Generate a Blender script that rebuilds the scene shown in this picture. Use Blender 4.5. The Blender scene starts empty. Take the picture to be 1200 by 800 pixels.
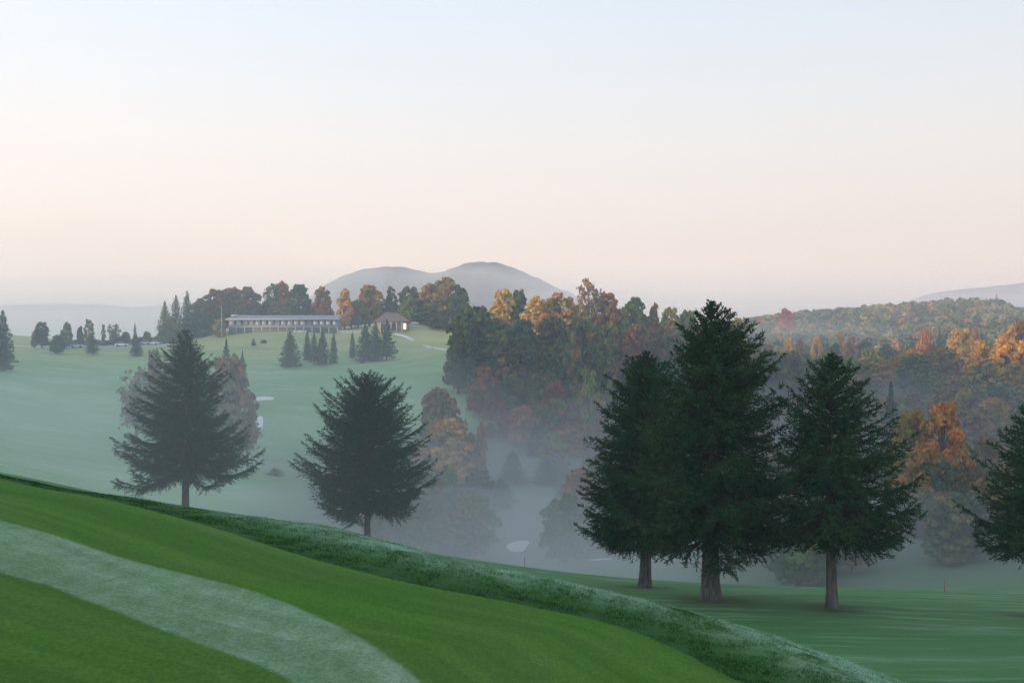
import bpy, math, random
import numpy as np
from mathutils import Vector

R = math.radians
rng = np.random.default_rng(7)
random.seed(7)
scene = bpy.context.scene
COL = scene.collection
F = 1167.0                                        # focal length in photo pixels

def at(u, v, Y):
    """The point at depth Y that the photo shows at pixel (u, v)."""
    return Vector(((u - 600) / F * Y, Y, (400 - v) / F * Y))

# ------------------------------------------------------------------ helpers
def mesh_obj(name, V, Fq=None, mats=(), parent=None, Ft=None, mat_idx=None, smooth=False):
    """One mesh object from numpy vertices and quads (and/or triangles)."""
    V = np.asarray(V, dtype=np.float32).reshape(-1, 3)
    me = bpy.data.meshes.new(name)
    nq = 0 if Fq is None else len(Fq)
    nt = 0 if Ft is None else len(Ft)
    me.vertices.add(len(V)); me.vertices.foreach_set('co', V.ravel())
    loops = []
    if nq: loops.append(np.asarray(Fq, dtype=np.int32).ravel())
    if nt: loops.append(np.asarray(Ft, dtype=np.int32).ravel())
    L = np.concatenate(loops)
    me.loops.add(len(L)); me.loops.foreach_set('vertex_index', L)
    me.polygons.add(nq + nt)
    starts = np.concatenate([np.arange(nq) * 4, nq * 4 + np.arange(nt) * 3]).astype(np.int32)
    me.polygons.foreach_set('loop_start', starts)
    for m in mats: me.materials.append(m)
    if mat_idx is not None: me.polygons.foreach_set('material_index', np.asarray(mat_idx, dtype=np.int32))
    if smooth: me.polygons.foreach_set('use_smooth', np.ones(nq + nt, dtype=bool))
    me.update(calc_edges=True)
    o = bpy.data.objects.new(name, me); COL.objects.link(o)
    if parent is not None: o.parent = parent
    return o

class MB:
    """Collects boxes and tubes of one part."""
    def __init__(s): s.V = []; s.Q = []; s.n = 0
    def add(s, V, Q):
        V = np.asarray(V, float); s.V.append(V); s.Q.append(np.asarray(Q, int) + s.n); s.n += len(V)
    def box(s, c, d, taper=1.0):
        x, y, z = [k / 2 for k in d]
        V = [(-x, -y, -z), (x, -y, -z), (x, y, -z), (-x, y, -z),
             (-x * taper, -y * taper, z), (x * taper, -y * taper, z), (x * taper, y * taper, z), (-x * taper, y * taper, z)]
        s.add(np.array(V) + np.array(c), [(3, 2, 1, 0), (4, 5, 6, 7), (0, 1, 5, 4), (1, 2, 6, 5), (2, 3, 7, 6), (3, 0, 4, 7)])
    def tube(s, pts, radii, n=6):
        P = np.asarray(pts, float); k = len(P)
        T = np.gradient(P, axis=0); T /= np.linalg.norm(T, axis=1)[:, None] + 1e-9
        ref = np.where(np.abs(T[:, 2:3]) > .8, np.array([[1., 0, 0]]), np.array([[0, 0, 1.]]))
        A = np.cross(T, ref); A /= np.linalg.norm(A, axis=1)[:, None] + 1e-9
        B = np.cross(T, A)
        a = np.arange(n) * 2 * np.pi / n
        V = P[:, None, :] + np.asarray(radii)[:, None, None] * (np.cos(a)[None, :, None] * A[:, None] + np.sin(a)[None, :, None] * B[:, None])
        Q = []
        for i in range(k - 1):
            for j in range(n):
                j2 = (j + 1) % n
                Q.append((i * n + j, i * n + j2, (i + 1) * n + j2, (i + 1) * n + j))
        s.add(V.reshape(-1, 3), Q)
    def build(s, name, mat, parent=None, smooth=False):
        return mesh_obj(name, np.concatenate(s.V), np.concatenate(s.Q), (mat,), parent, smooth=smooth)

def empty(name, loc, rz=0):
    o = bpy.data.objects.new(name, None); COL.objects.link(o)
    o.location = loc; o.rotation_euler.z = rz; o.empty_display_size = .3
    return o

def tag(o, label=None, cat=None, group=None, kind=None):
    if label: o['label'] = label
    if cat: o['category'] = cat
    if group: o['group'] = group
    if kind: o['kind'] = kind
    return o

# ------------------------------------------------------------------ materials
def new_mat(name):
    m = bpy.data.materials.new(name); m.use_nodes = True
    nt = m.node_tree; nt.nodes.clear()
    out = nt.nodes.new('ShaderNodeOutputMaterial')
    return m, nt, out

class NT:
    """Small wrapper to write node graphs briefly."""
    def __init__(s, nt): s.nt = nt
    def n(s, t, **kw):
        nd = s.nt.nodes.new(t)
        for k, v in kw.items(): setattr(nd, k, v)
        return nd
    def link(s, a, b): s.nt.links.new(a, b)
    def setin(s, sock, v):
        if hasattr(v, 'is_output'): s.link(v, sock)
        else: sock.default_value = v
    def math(s, op, a, b=0.0, c=None, clamp=False):
        nd = s.n('ShaderNodeMath', operation=op, use_clamp=clamp)
        s.setin(nd.inputs[0], a); s.setin(nd.inputs[1], b)
        if c is not None: s.setin(nd.inputs[2], c)
        return nd.outputs[0]
    def mix(s, f, a, b, mode='MIX'):
        nd = s.n('ShaderNodeMix', data_type='RGBA', blend_type=mode)
        s.setin(nd.inputs[0], f)
        s.setin(nd.inputs[6], a if hasattr(a, 'is_output') else (*a, 1))
        s.setin(nd.inputs[7], b if hasattr(b, 'is_output') else (*b, 1))
        return nd.outputs[2]
    def noise(s, vec, scale, detail=3, rough=.5, sc3=None):
        if sc3 is not None:
            mp = s.n('ShaderNodeMapping'); s.link(vec, mp.inputs[0]); mp.inputs['Scale'].default_value = sc3; vec = mp.outputs[0]
        nd = s.n('ShaderNodeTexNoise'); s.link(vec, nd.inputs['Vector'])
        nd.inputs['Scale'].default_value = scale; nd.inputs['Detail'].default_value = detail; nd.inputs['Roughness'].default_value = rough
        return nd.outputs[0]
    def ramp(s, f, lo, hi):
        nd = s.n('ShaderNodeMapRange', interpolation_type='SMOOTHSTEP'); s.setin(nd.inputs[0], f)
        nd.inputs[1].default_value = lo; nd.inputs[2].default_value = hi
        return nd.outputs[0]
    def attr(s, name): return s.n('ShaderNodeAttribute', attribute_name=name).outputs['Fac']

def plain(name, col, rough=.8, var=.15, scale=3.0, spec=.2):
    m, nt, out = new_mat(name); k = NT(nt)
    tc = k.n('ShaderNodeTexCoord')
    f = k.noise(tc.outputs['Object'], scale, 4)
    c = k.mix(f, [x * (1 - var * 1.6) for x in col], [min(1, x * (1 + var * 1.6)) for x in col])
    b = k.n('ShaderNodeBsdfPrincipled'); k.link(c, b.inputs['Base Color'])
    b.inputs['Roughness'].default_value = rough; b.inputs['Specular IOR Level'].default_value = spec
    k.link(b.outputs[0], out.inputs[0]); return m

def foliage(name, base=None, noise_scale=.35, transl=.25, second=(1.12, 1.02, .8)):
    """Leaves: the hue comes from the object's own colour, mottled in clumps and per leaf."""
    m, nt, out = new_mat(name); k = NT(nt)
    if base is None: c0 = k.n('ShaderNodeObjectInfo').outputs['Color']
    else:
        rgb = k.n('ShaderNodeRGB'); rgb.outputs[0].default_value = (*base, 1); c0 = rgb.outputs[0]
    tc = k.n('ShaderNodeTexCoord'); geo = k.n('ShaderNodeNewGeometry')
    f = k.ramp(k.noise(tc.outputs['Object'], noise_scale, 3), .35, .65)
    c1 = k.mix(1.0, c0, second, 'MULTIPLY')
    c2 = k.mix(1.0, c0, (.62, 1.0, .92), 'MULTIPLY')
    c = k.mix(f, c2, c1)
    r = k.math('MULTIPLY_ADD', geo.outputs['Random Per Island'], .6, .7)
    hv = k.n('ShaderNodeHueSaturation'); k.link(c, hv.inputs['Color']); k.link(r, hv.inputs['Value'])
    d = k.n('ShaderNodeBsdfDiffuse'); k.link(hv.outputs[0], d.inputs[0])
    t = k.n('ShaderNodeBsdfTranslucent'); k.link(hv.outputs[0], t.inputs[0])
    mx = k.n('ShaderNodeMixShader'); mx.inputs[0].default_value = transl
    k.link(d.outputs[0], mx.inputs[1]); k.link(t.outputs[0], mx.inputs[2])
    k.link(mx.outputs[0], out.inputs[0]); return m

M_LEAF = foliage('leaf')
M_NEEDLE = foliage('needle', None, .5, .1, (1.0, 1.15, .9))
def bark_mat():
    m, nt, out = new_mat('bark'); k = NT(nt)
    tc = k.n('ShaderNodeTexCoord')
    f = k.noise(tc.outputs['Object'], 9, 5, .65, (1, 1, .18))
    c = k.mix(k.ramp(f, .3, .7), (.055, .05, .046), (.165, .152, .14))
    b = k.n('ShaderNodeBsdfPrincipled'); k.link(c, b.inputs['Base Color']); b.inputs['Roughness'].default_value = .9
    bp = k.n('ShaderNodeBump'); bp.inputs['Strength'].default_value = .6; bp.inputs['Distance'].default_value = .03
    k.link(f, bp.inputs['Height']); k.link(bp.outputs[0], b.inputs['Normal'])
    k.link(b.outputs[0], out.inputs[0]); return m
M_BARK = bark_mat()
M_TWIG = plain('twig_bark', (.042, .038, .032), .9, .2, 6)

# ------------------------------------------------------------------ terrain
def plane_z(x, y): return -1.7 - .15 * x - .08 * y

def seg_dist(P, poly):
    """Signed distance of points to a polyline (positive on the left of its direction)."""
    best = np.full(len(P), 1e9); sgn = np.ones(len(P))
    for a, b in zip(poly[:-1], poly[1:]):
        a = np.array(a, float); b = np.array(b, float); d = b - a
        t = np.clip(((P - a) @ d) / (d @ d), 0, 1)
        q = a + t[:, None] * d
        e = np.linalg.norm(P - q, axis=1)
        cr = d[0] * (P[:, 1] - a[1]) - d[1] * (P[:, 0] - a[0])
        m = e < best - 1e-7
        best = np.where(m, e, best); sgn = np.where(m, np.where(cr >= 0, 1, -1), sgn)
    return best * sgn

def smooth_line(pts, n=8):
    """Catmull-Rom through the points."""
    P = [np.array(p, float) for p in pts]; P = [2 * P[0] - P[1]] + P + [2 * P[-1] - P[-2]]
    out = []
    for i in range(1, len(P) - 2):
        for j in range(n):
            t = j / n
            out.append(.5 * ((2 * P[i]) + (-P[i - 1] + P[i + 1]) * t + (2 * P[i - 1] - 5 * P[i] + 4 * P[i + 1] - P[i + 2]) * t * t + (-P[i - 1] + 3 * P[i] - 3 * P[i + 1] + P[i + 2]) * t ** 3))
    out.append(P[-2]); return out

def on_plane(u, v):
    a = (u - 600) / F; c = (400 - v) / F
    Y = 1.7 / (-c - .15 * a - .08); return (a * Y, Y)

BORDER = smooth_line([(-60, 30), (-22, 19.5), (-12, 15.6)] + [on_plane(*p) for p in ((0, 561), (120, 584), (240, 615), (350, 650), (470, 681), (600, 706), (720, 732), (800, 764), (872, 800))] + [(3.0, 5.6), (4.6, 2.0), (5.2, -6), (4, -25), (-10, -60)])
S_UP = smooth_line([(-16, 11.5), (-8.5, 10.9)] + [on_plane(*p) for p in ((0, 609), (150, 655), (300, 693), (400, 735), (450, 765), (495, 800))] + [(-.25, 5.2), (0, 3.5), (.1, 0), (0, -8)])
S_LO = smooth_line([(-16, 9.0), (-8, 8.9)] + [on_plane(*p) for p in ((0, 671), (90, 700), (200, 742), (345, 800))] + [(-.75, 4.6), (-.5, 3.0), (-.45, 0), (-.6, -8)])

CP = []                                            # control points of the far land: x, y, z
def cp(u, v, Y): p = at(u, v, Y); CP.append((p.x, p.y, p.z))
for a in [(1200, 800, 33), (1000, 762, 37), (833, 701, 47), (975, 713, 45), (755, 691, 55), (1210, 725, 45), (1200, 693, 62), (900, 684, 64), (650, 669, 66), (1050, 688, 63),
          (217, 606, 90), (430, 640, 86), (0, 575, 75), (320, 630, 88),
          (900, 700, 110), (650, 700, 110), (1150, 690, 105),
          (600, 652, 190), (620, 612, 220), (640, 575, 255), (580, 515, 305), (520, 640, 180), (700, 650, 185),
          (100, 545, 200), (100, 480, 290), (50, 420, 400), (0, 409, 430), (300, 480, 300), (330, 560, 210), (400, 430, 400), (450, 411, 430), (0, 500, 250),
          (330, 387, 452), (470, 383.5, 452), (400, 386, 470), (510, 398, 440), (100, 405, 446), (180, 403, 448), (250, 396, 450), (300, 384, 500), (480, 383, 500), (100, 410, 600), (400, 400, 650),
          (560, 462, 335), (700, 500, 320), (700, 405, 400), (620, 395, 410), (680, 386, 450), (800, 420, 400), (680, 420, 600),
          (1100, 605, 150), (1100, 560, 230), (1100, 474, 440), (1150, 445, 340), (1200, 430, 350), (1000, 455, 500), (1000, 405, 700), (900, 420, 620), (900, 600, 180), (900, 540, 260), (850, 480, 350),
          (880, 391, 800), (1000, 373, 900), (1095, 357, 930), (1200, 372, 950), (1155, 360, 930), (1180, 420, 520)]: cp(*a)
CP += [(2, 8, -9), (-8, 12, -8.5), (8, 16, -10), (20, 20, -10.5), (-20, 30, -8), (0, 30, -11), (20, 0, -8), (40, 10, -9.5), (-30, 60, -8),
       (0, -45, 2), (-45, 0, 5), (40, -60, -5), (100, 0, -16), (150, 60, -24),
       (-150, 60, 24), (-150, -60, 30), (-210, 160, 27), (-270, 270, 26), (-330, 380, 20), (-380, 480, 18), (-430, 620, 18), (-250, -100, 32), (-350, 150, 30), (-450, 300, 30),  # unseen ridge, added and shaped to keep the low sun off the foreground
       (-100, -150, 22), (60, -200, 10), (250, -100, -20), (350, 150, -15), (420, 400, -5), (600, 700, 10), (-500, 0, 25), (0, -400, 10), (-600, 700, 0), (500, -200, -10)]
CP = np.array(CP)
S = 100.0
def tps_k(r2): return np.where(r2 > 1e-12, .5 * r2 * np.log(np.maximum(r2, 1e-12)), 0)
_n = len(CP); _P = CP[:, :2] / S
_K = tps_k(((_P[:, None] - _P[None]) ** 2).sum(-1)) + np.eye(_n) * .002
_A = np.zeros((_n + 3, _n + 3)); _A[:_n, :_n] = _K; _A[:_n, _n] = 1; _A[:_n, _n + 1:] = _P
_A[_n, :_n] = 1; _A[_n + 1:, :_n] = _P.T
_W = np.linalg.solve(_A, np.concatenate([CP[:, 2], np.zeros(3)]))
def tps(x, y):
    P = np.stack([x, y], 1) / S
    h = tps_k(((P[:, None] - _P[None]) ** 2).sum(-1)) @ _W[:_n] + _W[_n] + P @ _W[_n + 1:]
    r = np.hypot(x, y); w = np.clip((r - 900) / 400, 0, 1); w = w * w * (3 - 2 * w)
    return np.clip(h, -60, 45) * (1 - w) - 20 * w

def heights(x, y):
    """Ground height, and the distance past the green's border."""
    x = np.atleast_1d(np.asarray(x, float)); y = np.atleast_1d(np.asarray(y, float))
    d = seg_dist(np.stack([x, y], 1), BORDER)
    t = tps(x, y)
    k = np.interp(x, [-9, -6, -4, -2.5, 0, 1, 2, 3.5], [.6, .35, .18, .085, .075, .085, .095, .10])   # the bank rolls off sooner at both ends
    dd = np.maximum(d, 0)
    dl = .55 / k
    f = np.where(dd < dl, .5 * k * dd ** 2, .5 * k * dl ** 2 + .55 * (dd - dl))
    hump = np.interp(x, [-7, -4, -2.5, .5, 2, 3.5], [0, .06, .13, .14, .12, .11]) * np.clip(dd / 1.2, 0, 1) ** 2 * (3 - 2 * np.clip(dd / 1.2, 0, 1))
    fg = plane_z(x, y) - f + hump
    kk = 1.5
    hh = np.clip(.5 + .5 * (fg - t) / kk, 0, 1)
    m = t * (1 - hh) + fg * hh + kk * hh * (1 - hh)
    r = np.hypot(x, y); w = np.clip((r - 25) / 35, 0, 1); w = w * w * (3 - 2 * w)
    h = m * (1 - w) + t * w
    und = .25 * np.sin(x * .045 + 1) * np.sin(y * .06) + .12 * np.sin(x * .13 + y * .11)
    h = h + und * np.clip((r - 30) / 60, 0, 1)
    return h, d
def ground(x, y): return float(heights([x], [y])[0][0])

def grass_mat():
    m, nt, out = new_mat('turf'); k = NT(nt)
    geo = k.n('ShaderNodeNewGeometry'); P = geo.outputs['Position']
    d = k.attr('past_border'); s = k.attr('stripe')
    sep = k.n('ShaderNodeSeparateXYZ'); k.link(P, sep.inputs[0])
    # mown green: broad and fine mottling
    n1 = k.noise(P, .55, 3); n2 = k.noise(P, 7, 4, .6, (1, .45, 1)); n3 = k.noise(P, 90, 3, .7)
    green = k.mix(k.ramp(n1, .35, .65), GREEN_A, GREEN_B)
    green = k.mix(k.math('MULTIPLY', k.ramp(n2, .3, .75), .35), green, GREEN_C)
    dew = k.mix(k.ramp(n2, .3, .7), DEW_A, DEW_B)
    sn = k.math('ADD', s, k.math('MULTIPLY', k.math('SUBTRACT', k.noise(P, 14, 3), .5), .05))
    green = k.mix(k.math('MULTIPLY', k.ramp(sn, -.03, .05), .9), green, dew)
    green = k.mix(k.math('MULTIPLY', k.ramp(n3, .35, .75), .35), green, (.02, .05, .008))
    cmb = k.n('ShaderNodeCombineXYZ'); k.link(d, cmb.inputs[0]); k.link(k.math('MULTIPLY', sep.outputs[0], .06), cmb.inputs[1])
    bands = k.ramp(k.noise(cmb.outputs[0], 1.7, 3, .6), .38, .62)
    green = k.mix(1.0, green, k.mix(bands, (.80, .86, .80), (1.14, 1.08, 1.16)), 'MULTIPLY')
    grain = k.ramp(k.noise(P, 38, 4, .75, (1, .6, 1)), .3, .7)
    green = k.mix(1.0, green, k.mix(grain, (.74, .76, .72), (1.24, 1.22, 1.28)), 'MULTIPLY')
    # rough collar with dew growing outwards
    r1 = k.noise(P, 1.6, 5, .7, (1, .6, 1)); r2 = k.noise(P, 30, 3, .7)
    rough = k.mix(k.ramp(r2, .3, .7), (.035, .105, .022), (.07, .16, .045))
    rough = k.mix(k.math('MULTIPLY', k.ramp(d, 1.1, .0), .8), rough, (.018, .06, .012))
    dewf = k.math('MULTIPLY', k.ramp(d, .35, 1.6), k.ramp(r1, .34, .58))
    rough = k.mix(k.math('MULTIPLY', dewf, .7), rough, (.32, .47, .35))
    # fairway: long pale streaks of dew
    f1 = k.noise(P, .35, 4, .6, (.16, 1, 1)); f2 = k.noise(P, 1.6, 4, .6, (.12, 1, 1)); f3 = k.noise(P, 25, 2)
    fair = k.mix(k.ramp(f1, .3, .7), FAIR_A, FAIR_B)
    fair = k.mix(k.math('MULTIPLY', k.ramp(f2, .46, .78), .6), fair, FAIR_DEW)
    fair = k.mix(k.math('MULTIPLY', k.ramp(f3, .3, .8), .35), fair, (.02, .05, .02))
    # distant meadows, pale with dew
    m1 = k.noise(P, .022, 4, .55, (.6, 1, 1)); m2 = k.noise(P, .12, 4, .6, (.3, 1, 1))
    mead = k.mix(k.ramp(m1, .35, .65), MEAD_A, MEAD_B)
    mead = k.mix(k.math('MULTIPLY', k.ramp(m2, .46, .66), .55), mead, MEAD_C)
    sunlit_top = k.math('MULTIPLY', k.ramp(sep.outputs[2], -13.0, 0.0), k.ramp(m2, .25, .55))  # sunlight on the higher meadow, painted in as yellower grass
    mead = k.mix(k.math('MULTIPLY', sunlit_top, .8), mead, (.40, .37, .15))
    lit = k.ramp(k.math('MULTIPLY', k.attr('litter_shade'), k.math('MULTIPLY_ADD', f3, 1.2, .4)), .15, .75)  # needle litter, with the shade beneath the spruces painted into it
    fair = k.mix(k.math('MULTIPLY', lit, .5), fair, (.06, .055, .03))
    hollow = k.ramp(k.math('MULTIPLY_ADD', sep.outputs[0], -.07, sep.outputs[2]), -22.0, -30.0)
    mead = k.mix(k.math('MULTIPLY', hollow, .8), mead, (.06, .085, .055))
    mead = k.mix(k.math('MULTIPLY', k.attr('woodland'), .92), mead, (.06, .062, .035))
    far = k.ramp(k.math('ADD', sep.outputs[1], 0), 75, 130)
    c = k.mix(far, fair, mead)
    c = k.mix(k.ramp(d, 6, 11), rough, c)
    c = k.mix(k.ramp(d, -.02, .03), green, c)
    b = k.n('ShaderNodeBsdfPrincipled'); k.link(c, b.inputs['Base Color'])
    b.inputs['Roughness'].default_value = .95; b.inputs['Specular IOR Level'].default_value = .1
    bp = k.n('ShaderNodeBump'); bp.inputs['Strength'].default_value = .35; bp.inputs['Distance'].default_value = .01
    k.link(n3, bp.inputs['Height']); k.link(bp.outputs[0], b.inputs['Normal'])
    k.link(b.outputs[0], out.inputs[0]); return m
GREEN_A, GREEN_B, GREEN_C = (.046, .145, .008), (.062, .140, .018), (.075, .175, .022)
DEW_A, DEW_B = (.145, .25, .12), (.20, .31, .18)
FAIR_A, FAIR_B, FAIR_DEW = (.06, .165, .045), (.09, .205, .07), (.27, .39, .27)
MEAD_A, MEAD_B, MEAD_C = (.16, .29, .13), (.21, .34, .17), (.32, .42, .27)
M_TURF = grass_mat()

# one sheet round the camera, fine where the photo looks
ang = np.concatenate([np.linspace(-180, -42, 70, endpoint=False), np.linspace(-42, 42, 360, endpoint=False), np.linspace(42, 180, 70, endpoint=False)])
rad = np.exp(np.linspace(math.log(1.2), math.log(1900), 300))
AA, RR = np.meshgrid(np.radians(ang), rad)
X = (RR * np.sin(AA)).ravel(); Yg = (RR * np.cos(AA)).ravel()
Z, D = heights(X, Yg)
nr, na = len(rad), len(ang)
i = np.arange(nr - 1)[:, None] * na; j = np.arange(na)[None]; j2 = (j + 1) % na
Q = np.stack([i + j, i + na + j, i + na + j2, i + j2], -1).reshape(-1, 4)[:, ::-1]
P2 = np.stack([X, Yg], 1)
ST = np.minimum(-seg_dist(P2, S_UP), seg_dist(P2, S_LO))
def sm(v, a, b):
    t = np.clip((v - a) / (b - a), 0, 1); return t * t * (3 - 2 * t)
Uv = np.where(Yg > 1, X / np.maximum(Yg, 1) * F + 600, -9999)
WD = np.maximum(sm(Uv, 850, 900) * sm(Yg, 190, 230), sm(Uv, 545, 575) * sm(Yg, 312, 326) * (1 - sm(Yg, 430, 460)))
cz = float(heights([0], [0])[0][0]); cd = float(heights([0], [0])[1][0])
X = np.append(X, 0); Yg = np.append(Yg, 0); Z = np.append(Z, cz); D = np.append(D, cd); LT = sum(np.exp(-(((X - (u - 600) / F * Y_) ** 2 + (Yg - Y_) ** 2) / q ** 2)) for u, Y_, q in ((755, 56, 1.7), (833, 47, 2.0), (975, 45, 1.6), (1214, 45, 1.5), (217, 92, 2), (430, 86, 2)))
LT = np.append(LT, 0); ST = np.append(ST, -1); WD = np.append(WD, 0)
T0 = np.stack([np.full(na, nr * na), np.arange(na), (np.arange(na) + 1) % na], -1)[:, ::-1]
V = np.stack([X, Yg, Z], 1)
isg = (D[Q].max(1) < 0) & (np.hypot(X, Yg)[Q].max(1) < 45)
def land(name, Qs, Ts, label):
    used = np.unique(np.concatenate([Qs.ravel()] + ([Ts.ravel()] if Ts is not None else [])))
    mp = np.full(len(V), -1); mp[used] = np.arange(len(used))
    o = mesh_obj(name, V[used], mp[Qs], (M_TURF,), None, None if Ts is None else mp[Ts], smooth=True)
    for an, arr in (('past_border', D), ('stripe', ST), ('woodland', WD), ('litter_shade', LT)):
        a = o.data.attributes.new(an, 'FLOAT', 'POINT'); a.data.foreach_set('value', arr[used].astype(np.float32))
    tag(o, label, None, None, 'structure'); return o
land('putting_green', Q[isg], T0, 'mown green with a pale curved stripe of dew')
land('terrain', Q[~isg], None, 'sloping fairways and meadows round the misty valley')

# ------------------------------------------------------------------ conifers
def quads_from(c, a, b):
    """Quads with centre c and half axes a, b (arrays n x 3)."""
    V = np.stack([c - a - b, c + a - b, c + a + b, c - a + b], 1).reshape(-1, 3)
    Qd = np.arange(len(V)).reshape(-1, 4); return V, Qd
def unit(v): return v / (np.linalg.norm(v, axis=-1, keepdims=True) + 1e-9)

def conifer_detail(name, H, prof_l, prof_r, base_t, seed, trunk_r, lift=.15, whorl=.28, density=1.0, twig_step=.2, el0=-.3):
    """A large spruce: trunk, boughs that curve, side twigs, needle sprays. prof_*: (height, reach in metres) lists."""
    g = np.random.default_rng(seed)
    hl, rl = zip(*prof_l); hr, rr = zip(*prof_r)
    NV, wood = [], MB()
    zt = np.concatenate([[0, .3, .8], np.linspace(1.6, H * .97, 11)])
    wob = np.cumsum(g.normal(0, .012, (14, 2)), 0) * H / 12; wob[0] = 0
    tr = trunk_r * (1 - zt / H) ** .8 + .012; tr[0] *= 1.5; tr[1] *= 1.14; tr[2] *= 1.02
    tp = np.column_stack([wob, zt]); tp[0, 2] = -.5
    tb = MB(); tb.tube(tp, tr, 12)
    z = base_t; az0 = 0
    while z < H - .12:
        frac = (z - base_t) / (H - base_t)
        n = int(round((7.5 - 3.0 * frac) * density + g.uniform(-.5, .5)))
        if frac > .93: n = 3
        az0 += g.uniform(.3, 1.0)
        for q in range(n):
            az = az0 + q * 2 * math.pi / n + g.normal(0, .16)
            w = .5 + .5 * math.cos(az)
            L = (np.interp(z, hl, rl) * (1 - w) + np.interp(z, hr, rr) * w)
            L *= g.uniform(.70, 1.10) * g.choice([1, 1, 1, 1, 1, 1, 1.12, .65])
            L = max(L, .07)
            el = el0 + (.85 - el0) * frac ** 1.5 + g.normal(0, .1)
            m = max(6, int(L / .2))
            s = np.linspace(0, 1, m)
            curve = lift * 2.2 * s ** 2.2 * L * (1 - .5 * frac) - .10 * L * np.sin(s * math.pi) * (1 - frac)
            rad_ = s * L * math.cos(el)
            azs = az + g.normal(0, .1) * s
            x0 = np.interp(z, zt, wob[:, 0]); y0 = np.interp(z, zt, wob[:, 1])
            zz = z + s * L * math.sin(el) + curve
            pts = np.column_stack([x0 + rad_ * np.cos(azs), y0 + rad_ * np.sin(azs), zz])
            wood.tube(pts[::2] if m > 8 else pts, np.linspace(.03 + .012 * L, .008, len(pts[::2] if m > 8 else pts)), 4)
            # twigs
            nt_ = max(3, int(L / twig_step * .9))
            ss = np.sort(g.uniform(.12 if frac > .3 else .22, 1, nt_ * 2))
            ss = np.append(ss, [1, 1, .97])
            pos = np.column_stack([np.interp(ss, s, pts[:, k]) for k in range(3)])
            tang = unit(np.column_stack([np.interp(np.minimum(ss + .05, 1), s, pts[:, k]) - np.interp(np.minimum(ss + .05, 1) - .1, s, pts[:, k]) for k in range(3)]))
            side = unit(np.cross(tang, [0, 0, 1.])) * np.where(np.arange(len(ss)) % 2, 1, -1)[:, None]
            tl = np.minimum(.16 + .42 * L * (1 - ss) ** .75 * np.clip(ss * 3, .4, 1), 1.1) * g.uniform(.6, 1.15, len(ss))
            tl = tl * np.interp(frac, [.86, .97], [1, .3]); fw = g.uniform(.45, 1.0, len(ss))[:, None]
            tdir = unit(tang * fw + side * g.uniform(.35, 1, (len(ss), 1)) + np.array([0, 0, 1.]) * g.normal(-.22 + .35 * frac, .22, (len(ss), 1)))
            tdir[-3:] = unit(tang[-3:] + g.normal(0, .2, (3, 3)))
            # sprays along each twig
            per = np.maximum(2, (tl / .085).astype(int))
            idx = np.repeat(np.arange(len(ss)), per)
            f = np.concatenate([np.linspace(.1, 1, p) for p in per])
            droop = -(.16 * f ** 2 * tl[idx])
            c = pos[idx] + tdir[idx] * (f * tl[idx])[:, None]; c[:, 2] += droop
            for rep in range(2):
                dirn = unit(tdir[idx] * .9 + g.normal(0, .5, (len(idx), 3)))
                ln = g.uniform(.07, .13, len(idx))[:, None] * np.interp(frac, [.86, .99], [1, .6])
                wd = g.uniform(.018, .034, len(idx))[:, None]
                nrm = unit(np.cross(dirn, g.normal(0, 1, (len(idx), 3)) + np.array([0, 0, .6])))
                NV.append(np.stack([c + dirn * ln * .0 - nrm * wd, c + dirn * ln * .0 + nrm * wd, c + dirn * ln * 1.7 + nrm * wd * .4, c + dirn * ln * 1.7 - nrm * wd * .4], 1).reshape(-1, 3))
        z += whorl * g.uniform(.7, 1.2) * (1 - .35 * frac)
    Vn = np.concatenate(NV)
    root = empty(name, (0, 0, 0))
    t = tb.build('trunk', M_BARK, root, True)
    wood.build('branches', M_TWIG, root)
    cr = mesh_obj('crown', Vn, np.arange(len(Vn)).reshape(-1, 4), (M_NEEDLE,), root)
    cr.color = (.046, .077, .042, 1)
    return root, len(Vn) // 4

def near_tree(u, vtop, vbase, Y, prof, vcrown, seed, trunk_px, label, lift=.15, col=None, wide=(1, 1), **kw):
    s = Y / F
    x = (u - 600) * s; z0 = ground(x, Y)
    ztop = (400 - vtop) * s; H = ztop - z0
    pl = sorted(((400 - v) * s - z0, l * s * wide[0]) for v, l, r in prof)
    pr = sorted(((400 - v) * s - z0, r * s * wide[1]) for v, l, r in prof)
    root, n = conifer_detail('spruce_tree', H, pl, pr, (400 - vcrown) * s - z0, seed, trunk_px * s / 2, lift, **kw)
    root.location = (x, Y, z0)
    tag(root, label, 'tree', 'large spruces beyond the green')
    if col:
        for ch in root.children:
            if ch.name.startswith('crown'): ch.color = (*col, 1)
    print('near', seed, 'H=%.1f base v=%.0f want %d quads %d' % (H, 400 - z0 / s, vbase, n))
    return root

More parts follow.
